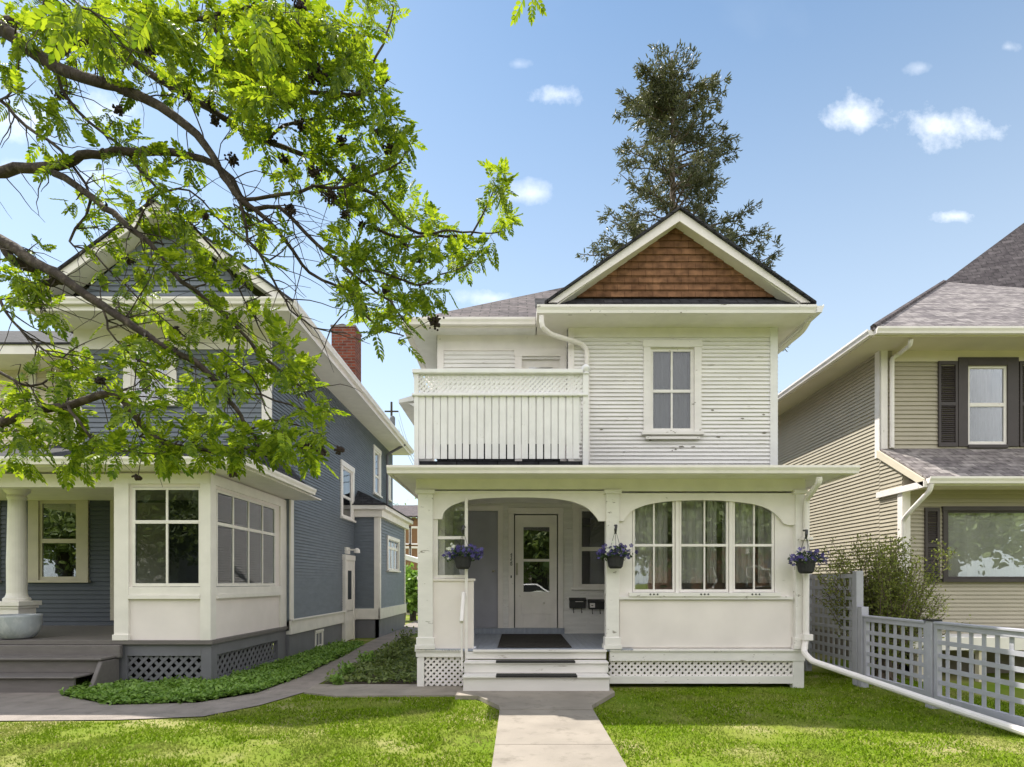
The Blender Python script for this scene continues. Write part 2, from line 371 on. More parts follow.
# generic window: casing is the part, with frame, pane, sill as sub-parts
def window(root, T, u0,u1,v0,v1, cas=.1, cols=1, rows=(), mun=.02, fr=.035, depth=.04, mc=None, mf=None, gl=None, sill=True, curtain_or_dark=None, room=True, head=.0, divs=None, recess=0.0, name='window', label=None):
    """u0..v1 = glass opening incl. sash frame. rows = list of v for horizontal bars"""
    mc = mc or m_white; mf = mf or m_white; gl = gl or m_glass; w = depth
    b = MB()
    b.fb(T, u0-cas,u0, v0,v1, -.02,w); b.fb(T, u1,u1+cas, v0,v1, -.02,w); b.fb(T, u0-cas-.01,u1+cas+.01, v1,v1+cas+head, -.02,w+.008)
    if sill is False: b.fb(T, u0-cas,u1+cas, v0-cas,v0, -.02,w)
    c = b.build(name, mc, root, bevel=.003)
    if label: c['label'] = label
    r = -recess
    s_ = MB(); a = r-.02; z = r+.012
    s_.fb(T, u0,u0+fr,v0,v1,a,z).fb(T, u1-fr,u1,v0,v1,a,z).fb(T, u0+fr,u1-fr,v1-fr,v1,a,z).fb(T, u0+fr,u1-fr,v0,v0+fr*1.3,a,z)
    cu = divs if divs else [u0+(u1-u0)*k/cols for k in range(1, cols)]
    for q in cu: s_.fb(T, q-mun/2,q+mun/2, v0+fr*1.3,v1-fr, a+.004,z-.003)
    for q in rows: s_.fb(T, u0+fr,u1-fr, q-mun*.8,q+mun*.8, a+.002,z+.004)
    s_.build('frame', mf, c, bevel=.002)
    MB().fb(T, u0+.005,u1-.005,v0+.005,v1-.005, r-.008,r-.004).build('pane', gl, c)
    if sill: MB().fb(T, u0-cas-.03,u1+cas+.03, v0-.05,v0, -.02,w+.04).build('sill', mc, c, bevel=.004)
    if curtain_or_dark:
        cb = MB(); n = 24; 
        for k in range(n):
            a0 = u0+(u1-u0)*k/n; a1 = u0+(u1-u0)*(k+1)/n; o0 = .015*math.sin(k*1.9); o1 = .015*math.sin((k+1)*1.9)
            cb.quad(T(a0,v0,r-.08+o0), T(a1,v0,r-.08+o1), T(a1,v1,r-.08+o1), T(a0,v1,r-.08+o0))
        cb.build('curtain_or_dark', curtain_or_dark, c, rec=False)  # in m_room it is a dark sheet standing for the unlit room
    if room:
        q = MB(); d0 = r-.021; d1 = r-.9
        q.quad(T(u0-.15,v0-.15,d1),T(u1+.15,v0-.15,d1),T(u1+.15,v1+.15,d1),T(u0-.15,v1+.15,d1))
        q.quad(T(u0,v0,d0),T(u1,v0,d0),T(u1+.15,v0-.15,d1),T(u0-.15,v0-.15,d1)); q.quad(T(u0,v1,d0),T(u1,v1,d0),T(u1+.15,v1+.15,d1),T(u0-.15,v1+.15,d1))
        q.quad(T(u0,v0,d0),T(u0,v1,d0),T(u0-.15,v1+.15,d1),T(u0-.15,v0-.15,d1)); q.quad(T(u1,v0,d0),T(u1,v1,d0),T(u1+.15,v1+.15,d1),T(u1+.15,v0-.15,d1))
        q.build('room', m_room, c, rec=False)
    return c
def text_mesh(txt, size, T, u, v, w, m, name, parent):
    cu = bpy.data.curves.new('t', 'FONT'); cu.body = txt; cu.size = size; cu.extrude = .003; cu.align_x = 'CENTER'
    o = bpy.data.objects.new('t', cu); COL.objects.link(o); dg = bpy.context.evaluated_depsgraph_get()
    me = bpy.data.meshes.new_from_object(o.evaluated_get(dg)); bpy.data.objects.remove(o)
    mb = MB(); mb.v = [T(u+p.co.x, v+p.co.y, w+p.co.z) for p in me.vertices]; mb.f = [tuple(p.vertices) for p in me.polygons]
    return mb.build(name, m, parent)
def pipe(root, pts, r=.035, m=None, name='downspout'):
    # round the corners a little
    P = [Vector(p) for p in pts]; Q = [P[0]]
    for i in range(1, len(P)-1):
        a, b, c = P[i-1], P[i], P[i+1]; d = min(.06, (b-a).length*.4, (c-b).length*.4)
        p0 = b+(a-b).normalized()*d; p1 = b+(c-b).normalized()*d; Q += [p0, (p0+p1+b*2)/4, p1]
    Q.append(P[-1]); return MB().tube(Q, r, 10).build(name, m or m_white, root, smooth=False)

# ================================================================== THE SETTING
def structure(o): o['kind'] = 'structure'; return o
def ground():
    m = bpy.data.materials.new('lawn_soil'); m.use_nodes = True; nt = m.node_tree; N = nt.nodes.new; L = nt.links.new
    p = nt.nodes['Principled BSDF']; p.inputs['Roughness'].default_value = .95; p.inputs['Specular IOR Level'].default_value = .1
    tc = N('ShaderNodeTexCoord'); n = N('ShaderNodeTexNoise'); n.inputs['Scale'].default_value = 1.1; n.inputs['Detail'].default_value = 8; L(tc.outputs['Object'], n.inputs['Vector'])
    r = N('ShaderNodeValToRGB'); L(n.outputs['Fac'], r.inputs[0]); e = r.color_ramp.elements
    e[0].position = .35; e[0].color = (.115,.18,.012,1); e[1].position = .68; e[1].color = (.31,.28,.13,1)
    x = e.new(.52); x.color = (.165,.20,.03,1); L(r.outputs[0], p.inputs['Base Color'])
    MB().quad((-600,-300,0),(600,-300,0),(600,900,0),(-600,900,0)).build('ground', m, kind='structure')
ground()
def sheet(name, pts, m, z, t=.03, sub=None): return MB().prism([(a,b,z) for a,b in pts], (0,0,-t)).build(name, m, kind='structure')
WALKX0, WALKX1 = -.20, .83
def walk():
    # main walk in separate slabs with joints
    b = MB(); ys = [7.62, 4.93+1.35, 4.93]; 
    apron = [(-.78,7.62),(1.23,7.62),(1.24,7.3),(.84,6.5),(.83,6.29),(-.20,6.29),(-.22,6.5),(-.50,7.06),(-.78,7.08)]
    b.prism([(a,c,.055) for a,c in apron], (0,0,-.05))
    y = 6.28; 
    while y > -1: b.prism([(a,c,.052) for a,c in [(WALKX0,y),(WALKX1,y),(WALKX1,y-1.335),(WALKX0,y-1.335)]], (0,0,-.05)); y -= 1.345
    b.build('walkway', m_conc, kind='structure')
walk()
sheet('cross_path', [(-2.86,8.05),(-.79,8.05),(-.79,7.28),(-2.3,7.22),(-2.80,7.45)], m_conc, .022)
lowE = [(-7.5,5.9),(-5.4,5.95),(-4.2,6.0),(-3.4,6.15),(-3.04,6.72),(-2.82,7.5),(-2.84,8.1),(-2.85,9.3),(-2.95,12),(-2.92,14.5),(-2.9,17),(-2.9,24)]
upE  = [(-3.9,24),(-3.87,18.4),(-3.6,13.3),(-3.46,11.5),(-3.33,8.7),(-3.42,7.45),(-3.85,6.85),(-4.8,6.72),(-5.86,7.3),(-5.9,7.6),(-7.5,7.6)]
def zip_path(name, A, B, m, z):
    # polygon triangulated safely through bmesh
    bm = bmesh.new(); vs = [bm.verts.new((a,b,z)) for a,b in A+B]; f = bm.faces.new(vs); bmesh.ops.triangulate(bm, faces=[f])
    mb = MB(); bm.verts.ensure_lookup_table(); mb.v = [v.co.copy() for v in bm.verts]; bm.verts.index_update()
    mb.f = [tuple(v.index for v in f.verts) for f in bm.faces]; bm.free(); return mb.build(name, m, kind='structure')
zip_path('side_path', lowE, upE, m_concD, .012)
COVER = [(-5.86,7.34),(-4.8,6.76),(-3.9,6.88),(-3.45,7.45),(-3.36,8.7),(-3.49,11.5),(-3.63,13.3),(-4.25,13.3),(-4.25,10.7),(-4.33,8.15),(-5.9,8.15)]
BED = [(-2.78,8.12),(-1.45,8.12),(-1.45,13.5),(-2.9,13.5),(-2.83,9.3)]
m_soil = mat('bed_soil', (.075,.058,.042), .95, .3, 9, bump=.6)
zip_path('planting_bed', BED, [], m_soil, .018)
zip_path('soil_strip', COVER, [], m_soil, .008)
# street behind the camera (seen only in reflections)
sheet('pavement', [(-60,-1.2),(60,-1.2),(60,-2.8),(-60,-2.8)], m_conc, .02)
sheet('road', [(-60,-5),(60,-5),(60,-14),(-60,-14)], mat('asphalt', (.05,.05,.052), .9, .15, 4, bump=.3), .01)

# ================================================================== WHITE HOUSE
HL, HR = -1.39, 3.95; PY = 7.87; FZ = .54
def white_house():
    H = thing('white_house', 'narrow two storey white clapboard house with balcony and brown shingled gable, centre of the picture', 'house', (1.3, 9, 0))
    T = front(PY)
    u = lambda x: X(x, PY); v = lambda y: Z(y, PY)
    # --- porch posts
    def post(x0, x1, nm='porch_post'):
        b = MB(); a, c = u(x0), u(x1); b.fb(T, a,c, .60, v(491), -.13, .02)
        b.fb(T, a-.035,c+.035, FZ+.0,.60, -.15,.05).fb(T, a-.02,c+.02, .60,.70, -.14,.035)
        b.fb(T, a-.03,c+.03, v(494),v(490), -.15,.05)
        return b.build(nm, m_peel, H, bevel=.005)
    post(418, 433); post(606, 619); post(795, 804)
    # --- arch boards
    def spline(pts, n=6):
        out = []
        P = [pts[0]]+pts+[pts[-1]]
        for i in range(1, len(P)-2):
            for k in range(n):
                t = k/n; q = []
                for j in (0,1):
                    p0,p1,p2,p3 = P[i-1][j],P[i][j],P[i+1][j],P[i+2][j]
                    q.append(.5*((2*p1)+(-p0+p2)*t+(2*p0-5*p1+4*p2-p3)*t*t+(-p0+3*p1-3*p2+p3)*t**3))
                out.append(q)
        out.append(list(pts[-1])); return out
    def arch(ears, curve):
        top = v(493)
        pts = [(u(a), v(b), top) for a, b in ears[0]]+[(u(a), v(b), top) for a, b in spline(curve)]+[(u(a), v(b), top) for a, b in ears[1]]
        return MB().strip(T, pts, -.05, -.01).build('arch_board', m_white, H)
    arch([[(433,519),(442,519)]][0:1]+[[(598.5,521),(606,521)]], [(442.3,517),(444,512),(449,507),(456,503.5),(468,500),(485,498),(505,497.3),(530,497.3),(552,498.3),(570,501),(583,505.5),(591,511),(596,516.5),(598.3,520)])
    arch([[(619,521),(624,521)],[(788,525),(795,525)]], [(624.3,520),(627,516),(632,511),(640,507),(652,503.5),(670,501),(695,500),(718,500.2),(740,502),(756,504.5),(768,508.5),(776,514),(781,519),(784,523),(788,524.5)])
    MB().fb(T, u(433),u(606), v(493),v(489.5), -.06,.0).build('arch_moulding', m_white, H)
    # --- frieze / beam above posts
    fz = Z(491, PY); gz = 2.90
    MB().fb(T, HL-.02,HR+.02, fz,gz, -.14,.0).build('porch_beam', m_cream, H, bevel=.004)
    for xx in (HL-.02, HR-.12): MB().box(xx,xx+.14, PY+.14,10.2, fz,gz).build('porch_beam', m_cream, H)
    # porch roof, soffit, gutter
    x0, x1, y0 = -1.69, 4.375, 7.42
    MB().slab([(x0,y0,2.965),(x1,y0,2.965),(x1,8.72,3.20),(x1-.4,10.3,3.40),(x0+.3,10.3,3.40),(x0,8.72,3.20)], .04).build('porch_roof', m_shingB, H)
    MB().box(x0+.03,x1-.03,y0+.02,10.3,2.885,2.905).build('soffit', m_cream, H)
    MB().box(x0+.0,x1,y0+.0,y0+.02,2.86,2.93).box(x0,x0+.02,y0+.02,10.3,2.86,2.93).box(x1-.02,x1,y0+.02,10.3,2.86,2.93).build('fascia', m_white, H)
    MB().gutter((x0,y0-.001,2.965),(x1+.02,y0-.001,2.965),(0,-1,0), .10,.1).build('gutter', m_white, H)
    # --- porch floor and base
    FM = MB(); xx = HL+.1
    while xx < 1.55: FM.box(xx,xx+.088,PY-.03,10.28,FZ-.03,FZ); xx += .09
    FM.build('porch_floor', m_floor, H, bevel=.002)
    MB().box(1.60,HR-.02,PY+.13,10.28,FZ-.03,FZ).build('sunroom_floor', m_roomw, H)
    for (p,q,z0,z1,w) in ((u(416),u(463.5),v(657),FZ-.035,.01),(u(609.5),HR+.01,v(661),FZ-.035,.01),(u(417),u(424),0,v(657),.0),(u(793),HR+.0,0,v(661),.0),(u(609.5),u(793),.06,v(676),.0)):
        MB().fb(T, p,q,z0,z1,-.10,w).build('porch_base', m_peel, H, bevel=.003)
    for xx in (HL, HR-.08): MB().box(xx,xx+.08,PY+.1,10.3,0,FZ-.035).build('side_skirt', m_white, H)
    for (p,q) in ((u(415),u(463.5)),(u(609.5),HR+.03)): MB().fb(T, p,q, FZ-.034,FZ-.004, -.1,.03).build('base_moulding', m_peel, H, bevel=.004)
    MB().lattice(T, u(424),u(463.5), .03,v(657), .082, .032, .008, -.04).build('lattice_skirt', m_white, H)
    MB().lattice(T, u(609.5),u(793), v(676.5),v(661), .088, .034, .008, -.04).build('lattice_skirt', m_white, H)
    # --- left front panel, screen and slender pole
    MB().fb(T, u(433),u(473.5), FZ+.0,v(581), -.09,-.02).fb(T, u(432),u(475), v(581),v(578.5), -.10,.0).build('porch_panel', m_stucco, H, bevel=.004)
    MB().fb(T, u(433),u(437.5), v(581),v(519), -.07,-.03).fb(T, u(437.5),u(465), v(539),v(536), -.07,-.03).fb(T, u(437.5),u(465), v(578),v(575), -.07,-.03).build('screen_frame', m_white, H)
    MB().fb(T, u(437.5),u(465), v(575),v(502), -.052,-.048).build('screen_pane', m_glass, H)
    MB().fb(T, u(465),u(468), v(660),v(498), .0,.04).build('slender_post', m_white, H)
    MB().tube([(u(466.5)-.03,PY-.10,Z(593,PY-.1)),(u(464.5),PY-.42,Z(622,PY-.42))], .028, 10).tube([(u(466.5)-.02,PY+.01,Z(596,PY)),(u(466.5)-.03,PY-.12,Z(596,PY-.12))],.014,8).tube([(u(464.5)+.0,PY-.38,Z(622,PY-.4)),(u(464.5),PY-.38,.3)],.012,8).build('handrail', m_white, H, smooth=False)
    # left side of porch: half wall and back post
    TL = left(HL)
    MB().clap(TL, (PY+.14,10.2), FZ,1.5,.065).build('side_wall', m_siding, H, rec=False)
    MB().box(HL+.0,HL+.08,PY+.14,10.2,FZ,1.5).box(HL-.03,HL+.1,PY+.14,10.2,1.5,1.54).box(HL,HL+.1,8.9,8.98,1.54,fz).box(HL,HL+.1,10.05,10.2,1.54,fz).box(HL+.02,HL+.06,8.98,10.05,2.1,2.14).build('side_wall_trim', m_white, H)
    # --- steps
    a, c = X(464,7.6), X(608.5,7.6); a2, c2 = X(463,7.36), X(609.5,7.36); a3, c3 = X(473,7.8), X(606.5,7.8)
    st = MB().box(a,c,7.80,7.84,FZ-.13,FZ-.034).box(a3,c3,7.76,7.93,FZ-.033,FZ-.002)
    st.box(a,c,7.575,7.80,.375,.40).box(a,c,7.60,7.64,.25,.375)
    st.box(a2-.005,c2+.005,7.34,7.60,.222,.249).box(a2,c2,7.37,7.41,.03,.222)
    st.box(a2,a2+.04,7.41,7.8,.03,.22).box(c2-.04,c2,7.41,7.8,.03,.22).box(a,a+.04,7.64,7.8,.25,.374).box(c-.04,c,7.64,7.8,.25,.374)
    st.build('steps', m_stepw, H, bevel=.006)
    MB().box(X(496,7.62),X(575,7.62),7.571,7.72,.388,.407).build('step_tread_mat', m_black, H)
    MB().box(X(496,7.38),X(577,7.38),7.336,7.53,.232,.256).build('step_tread_mat', m_black, H)
    # --- back wall of porch
    BY = 10.3; TB = front(BY); bu = lambda x: X(x, BY); bv = lambda y: Z(y, BY)
    holes = [(bu(449),bu(498),FZ,bv(511)),(bu(514),bu(558),FZ,bv(514)),(bu(580),bu(612),bv(587),bv(509))]
    MB().wallh(TB, HL,1.62,FZ-.2,3.3, holes, -.12,-.002).build('back_wall', m_siding, H)
    MB().clap(TB, (HL,1.60),FZ,2.885,.062, holes).build('back_wall_siding', m_siding, H, rec=False)
    # lavender door
    d = MB().fb(TB, bu(449),bu(498), FZ,bv(511), -.06,-.02).build('door', m_lav, H, label='lavender grey side door with one raised panel')
    p = MB(); a0,a1,b0,b1 = bu(455),bu(489),bv(548),bv(518)
    p.fb(TB,a0,a1,b1-.02,b1,-.02,-.008).fb(TB,a0,a1,b0,b0+.02,-.02,-.008).fb(TB,a0,a0+.02,b0,b1,-.02,-.008).fb(TB,a1-.02,a1,b0,b1,-.02,-.008); p.build('door_panel', m_lav, d)
    MB().lathe((bu(493.5),BY-.0,bv(571)),[(.001,-.02),(.022,-.015),(.03,0),(.022,.015),(.001,.02)],12).build('door_knob', m_tantrim, d)
    t = MB().fb(TB,bu(441),bu(449),FZ,bv(511),-.02,.03).fb(TB,bu(498),bu(503),FZ,bv(511),-.02,.03).fb(TB,bu(441),bu(503),bv(511),bv(506),-.02,.035); t.build('door_casing', m_white, H)
    # white screen door
    d = MB().wallh(TB, bu(515),bu(557), FZ+.10,bv(515), [(bu(523.5),bu(549.5),bv(592),bv(527))], -.05,-.01).build('door', m_white, H, bevel=.003, label='white front door with tall glass pane')
    MB().fb(TB, bu(523.5),bu(549.5), bv(592),bv(527), -.03,-.026).build('pane', m_glassR, d)
    MB().fb(TB, bu(523.5),bu(549.5), bv(561.5),bv(559), -.035,-.012).build('door_bar', m_white, d)
    MB().fb(TB,bu(521),bu(552),bv(614),bv(596.5),-.01,.0).build('door_panel', m_white, d, bevel=.004)
    MB().fb(TB,bu(515.8),bu(518),bv(575),bv(563),-.01,.02).build('door_handle', m_tantrim, d, bevel=.003)
    MB().box(bu(510),bu(562),BY+.13,BY+1.2,FZ,3.0).build('hall', m_room, H) if False else None
    MB().fb(TB,bu(508.5),bu(514),FZ,bv(514),-.02,.035).fb(TB,bu(558),bu(563),FZ,bv(514),-.02,.035).fb(TB,bu(508),bu(563.5),bv(514),bv(508),-.02,.04).build('door_casing', m_white, H, bevel=.003)
    MB().fb(TB,bu(440),bu(564),FZ,FZ+.10,.0,.10).build('threshold', m_floor, H, bevel=.004)
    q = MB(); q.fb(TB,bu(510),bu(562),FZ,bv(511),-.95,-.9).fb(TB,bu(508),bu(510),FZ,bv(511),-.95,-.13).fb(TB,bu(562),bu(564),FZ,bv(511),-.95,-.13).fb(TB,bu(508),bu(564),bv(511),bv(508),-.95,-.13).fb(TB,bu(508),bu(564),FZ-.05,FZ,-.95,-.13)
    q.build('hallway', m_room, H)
    for k, ch in enumerate('4358'): text_mesh(ch, .085, TB, bu(511.3), bv(556.3+k*3.1), .037, m_darkmet, 'house_number', H)
    MB().fb(TB,bu(510.6),bu(511.8),bv(578),bv(575.5),.035,.045).build('doorbell', m_darkmet, H)
    # porch window
    window(H, TB, bu(579.5),bu(613),bv(587),bv(509), cas=.12, rows=[bv(549)], mun=.045, fr=.04)
    # dividing wall porch / sunroom and right wall
    XD = 1.60; MB().box(XD,XD+.05,PY+.13,BY,FZ,2.885).build('partition_wall', m_siding, H)
    MB().box(HR-.06,HR,PY+.13,BY,FZ,2.885).build('side_wall', m_siding, H)
    MB().clap(right(HR),(PY+.14,BY),FZ,2.885,.065).build('side_siding', m_siding, H, rec=False)
    MB().clap(left(XD),(PY+.14,BY),FZ,2.885,.065).build('partition_siding', m_siding, H, rec=False)
    # sunroom interior back wall with its inner window and curtains
    MB().box(XD+.05,HR-.06,9.6,9.65,FZ,2.885).build('sunroom_back_wall', m_roomw, H)
    TI = front(9.6)
    window(H, TI, X(652,9.6),X(684,9.6),Z(590,9.6),Z(516,9.6), cas=.09, rows=[Z(549,9.6)], mun=.04, room=False, curtain_or_dark=m_room)
    window(H, TI, X(737,9.6),X(765,9.6),Z(590,9.6),Z(516,9.6), cas=.09, rows=[Z(549,9.6)], mun=.04, room=False, curtain_or_dark=m_room)
    # --- sunroom front: apron wall + three windows
    ho = [(u(633),u(776.5),v(592.5),v(497))]
    MB().wallh(T, u(619),u(795), FZ,v(493), ho, -.10,-.052).build('front_wall', m_white, H)
    MB().fb(T, u(620),u(792), FZ+.02,v(600), -.052,-.03).build('apron_panel', m_stucco, H, bevel=.003)
    MB().fb(T, u(619),u(793), v(599.5),v(596.5), -.06,.01).build('apron_rail', m_peel, H, bevel=.003)
    MB().fb(T, u(629),u(780), v(596.5),v(592.5), -.06,.03).build('window_sill', m_peel, H, bevel=.003)
    for (p,q) in ((676.5,680),(730.5,734)): MB().fb(T, u(p),u(q), v(592.5),v(497), -.11,-.045).build('mullion', m_white, H)
    for (a, c, m_) in ((633.5,676,655),(680.5,730,706),(734.5,776,756)):
        w = window(H, Fr((0,PY+.07,0),(1,0,0),(0,-1,0)), u(a),u(c),v(592.3),v(497.2), cas=.0, rows=[v(545)], divs=[u(m_)], mun=.022, fr=.03, sill=False, depth=-.01, room=False)
    for cx in (653.5, 704, 755):
        for k in (-1,0,1): MB().lathe((u(cx+k*3.6),PY-.032,v(594.2)),[(.001,-.012),(.011,-.007),(.013,0),(.011,.007),(.001,.012)],8).build('vent_hole', m_darkmet, H)
    c = MB()
    for (xa, xb) in ((634,652),(655,667),(682,702),(707,716),(722,731),(736,752),(758,778)):
        n = 8
        for k in range(n):
            f0, f1 = k/n, (k+1)/n; c.quad(*[(X(xa+(xb-xa)*f, 8.15), 8.15+.02*math.sin(i*2.2), z) for f, i, z in ((f0,k,1.45),(f1,k+1,1.45),(f1,k+1,2.8),(f0,k,2.8))])
    c.build('curtain_or_dark', m_sheer, H, rec=False)
    # --- upper storey
    UY = 8.69; U = front(UY); uu = lambda x: X(x, UY); uv = lambda y: Z(y, UY); XR = uu(777)
    XL2 = uu(568); ze = 5.34
    w0 = [(uu(648.5),uu(695.5),uv(433.5),uv(347))]
    MB().wallh(U, XL2,XR,3.0,ze, w0, -.1,-.002).build('front_wall', m_siding, H)
    MB().clap(U, (XL2+.0,XR-.06), 3.15,uv(337.5),.0605, w0, t=.024).build('clapboards', m_siding, H, rec=False)
    MB().fb(U, XL2,XR-.1, uv(337.5),ze, -.0,.022).build('frieze_board', m_cream, H)
    MB().fb(U, XR-.115,XR, 3.12,ze, -.0,.03).build('corner_board', m_trimw, H, bevel=.003).__setitem__('label', 'weathered grey white corner board')
    MB().fb(U, XL2,XL2+.09, 3.12,ze, .0,.03).build('corner_board', m_white, H, bevel=.003)
    MB().box(XR-.1,XR,UY+.1,18,3.0,ze).clap(right(XR),(UY,18),3.12,ze,.065).build('side_wall', m_siding, H)
    MB().box(XL2,XL2+.1,UY+.1,8.95,3.0,ze).clap(left(XL2),(UY,8.95),3.12,ze,.065).build('side_wall', m_siding, H)
    window(H, U, uu(650),uu(694),uv(432.5),uv(348), cas=.105, cols=2, rows=[uv(391)], mun=.028, fr=.05, gl=m_glassU, mc=m_peel, mf=m_peel, curtain_or_dark=m_curt, recess=.02)
    MB().fb(U, uu(645),uu(699), uv(440),uv(437.5), .04,.07).build('window_drip', m_peel, H)
    for k in (-1,0,1): MB().lathe((uu(671.5+k*3),UY-.03,uv(434.5)),[(.001,-.012),(.012,-.007),(.014,0),(.012,.007),(.001,.012)],8).build('vent_hole', m_darkmet, H)
    rr = np.random.default_rng(8)
    for (fx,fy,fw,fh) in ((681,447,7,1.6),(693,447.3,6,1.0),(675.5,449.5,3,1.2),(672,451,2,.8),(712,410.5,4,1.0),(763,415,4,1.1),(764,433,5,1.4),(718,437,5,1.0),(650,440.5,3,.8),(742,419,5,.8),(624,452,3,.7),(601,430,4,.8)):
        n = 11; P = []
        for k in range(n):
            t = 2*math.pi*k/n; q = rr.uniform(.55,1.1); P.append(U(uu(fx+fw/2*q*math.cos(t)), uv(fy+fh*.9*q*math.sin(t)), .0225))
        MB().prism(P, (0,.004,0)).build('peeled_patch', m_bare, H)
    # rear upper wall behind the balcony
    RY = 8.95; RT = front(RY); ru = lambda x: X(x, RY); rv = lambda y: Z(y, RY); XLh = ru(437.5)
    hd = [(ru(522),ru(560),3.15,rv(358.5))]
    MB().wallh(RT, XLh,XL2,3.0,5.5, hd, -.1,-.002).clap(RT,(XLh,XL2),3.15,rv(351),.065,hd).build('balcony_wall', m_siding, H)
    MB().fb(RT, XLh,XLh+.1,3.12,5.4,.0,.03).build('corner_board', m_white, H)
    MB().fb(RT, XLh,XL2,rv(351),5.4,.0,.02).build('frieze_board', m_white, H)
    MB().fb(RT, XLh,XL2, 3.12,3.72,.015,.035).build('dark_gap_board', m_shingB, H)  # dark board added to stand for the shade low between the balusters
    d = MB().fb(RT, ru(522),ru(560),3.15,rv(358.5),-.06,-.03).build('balcony_door', m_white, H)
    MB().fb(RT, ru(529),ru(553),3.9,rv(366.5),-.03,-.025).build('pane', m_glassR, d)
    MB().fb(RT, ru(515),ru(522),3.15,rv(356),.0,.04).fb(RT, ru(560),ru(567),3.15,rv(356),.0,.04).fb(RT, ru(514),ru(567),rv(357),rv(349),.02,.045).build('door_casing', m_white, H)
    MB().box(XLh,XLh+.1,RY+.1,18,FZ,5.4).clap(left(XLh),(RY,18),.6,5.4,.065).build('side_wall', m_siding, H)
    MB().box(XLh,XR,17.9,18,0,5.4).build('rear_wall', m_siding, H)
    # --- balcony
    BYp = 7.75; K = front(BYp); ku = lambda x: X(x, BYp); kv = lambda y: Z(y, BYp); b0, b1 = ku(414), ku(589)
    MB().box(b0,b1-.02,BYp+.06,9.5,3.06,3.12).build('balcony_floor', m_shingB, H)
    def bpost(a, c, nm='balcony_post', top=369): return MB().fb(K, ku(a),ku(c), 3.0,kv(top), -.07,.0).build(nm, m_trimw, H, bevel=.004)
    bpost(414,418.5,top=372); p = bpost(583,588.5,top=373)
    MB().lathe((ku(586),BYp+.035,kv(374)),[(.05,0),(.05,.02),(.03,.035),(.055,.06),(.062,.09),(.05,.12),(.02,.14)],14).build('post_cap', m_trimw, p, smooth=True)
    MB().fb(K, b0-.02,ku(583), kv(373.5),kv(369.5), -.10,.03).build('balcony_rail', m_trimw, H, bevel=.006)
    MB().fb(K, b0-.03,ku(588), kv(396),kv(393.5), -.08,.02).build('balcony_rail', m_trimw, H, bevel=.005)
    MB().lattice(K, ku(418.5),ku(583), kv(393),kv(374), .066, .026, .006, -.04).build('balcony_lattice', m_trimw, H)
    i = 0; xk = 418.8
    while xk+6 < 583:
        j = random.uniform(-.35,.35); q = MB().strip(K, [(ku(xk+j), kv(458.5),kv(395)),(ku(xk+6.2+j), kv(458.5),kv(395))], -.035,-.015)
        q.build('baluster', m_trimw, H); xk += 7.37
    # narrow backing slats leave small gaps low down
    sb = MB()
    for k in range(22): sb.fb(K, ku(418.8+k*7.37+5.4),ku(418.8+k*7.37+8.0), kv(443)+random.uniform(-.01,.01),kv(397), -.050,-.040)
    sb.build('balcony_backing', m_trimw, H)
    # side railing going back
    KL = left(b0); q = MB(); yy = BYp+.1
    while yy < 9.45: q.fb(KL, yy,yy+.085,3.15,kv(395),-.02,.0); yy += .1
    q.build('side_balusters', m_trimw, H)
    MB().box(b0-.03,b0+.07,BYp+.1,9.5,kv(373.5),kv(369.5)).box(b0-.03,b0+.05,BYp+.1,9.5,kv(396),kv(393.5)).build('balcony_rail', m_trimw, H)
    # small side roof on the left wall
    MB().prism([(XLh,10.6,5.15),(XLh,10.6,4.95),(-2.22,10.6,4.80),(-2.22,10.6,4.86)], (0,1.6,0)).prism([(XLh,10.62,4.80),(XLh,10.62,4.35),(-2.05,10.62,4.80)], (0,.06,0)).build('side_canopy', m_trimw, H)
    # --- pent roof, cornice and gable
    GW = 8.44; G_ = front(GW); gy = 8.22; gx0, gx1 = .27, 4.26
    MB().box(gx0+.02,gx1-.02,gy+.02,UY+.02,5.33,5.35).box(XR-.01,gx1-.02,UY+.02,16.4,5.33,5.35).box(gx0+.02,XL2+.02,UY+.02,9.3,5.33,5.35).build('soffit', m_cream, H)
    MB().box(gx0,gx1,gy,gy+.02,5.32,5.40).box(gx1-.02,gx1,gy+.02,16.4,5.32,5.40).box(gx0,gx0+.02,gy+.02,8.62,5.32,5.40).build('fascia', m_white, H)
    MB().gutter((gx0,gy-.002,5.42),(gx1,gy-.002,5.42),(0,-1,0),.11,.1).build('gutter', m_peel, H)
    MB().gutter((gx1+.002,gy-.1,5.42),(gx1+.002,16.4,5.42),(1,0,0),.11,.1).build('gutter', m_trimw, H)
    MB().slab([(gx0-.02,gy-.02,5.435),(gx1+.02,gy-.02,5.435),(gx1+.02,GW+.03,5.68),(gx0-.02,GW+.03,5.68)],.03).build('pent_roof', m_shingB, H)
    ax, az = 2.33, 6.83; bl, br, bz = .44, 4.22, 5.50
    def gl(z): t = (az-.25-z)/(az-bz); return (ax-(ax-bl)*t, ax+(br-ax)*t)
    MB().prism([(bl+.1,GW,5.45),(br-.1,UY,5.45),(ax,UY,az-.06)],(0,.06,0)).build('gable_wall', m_wood, H)
    MB().clap(G_, lambda z: gl(z-.18), 5.68,az-.1,.105,t=.018).build('gable_shingles', m_wood, H, rec=False)
    sl_ = (az-bz)/(ax-bl)
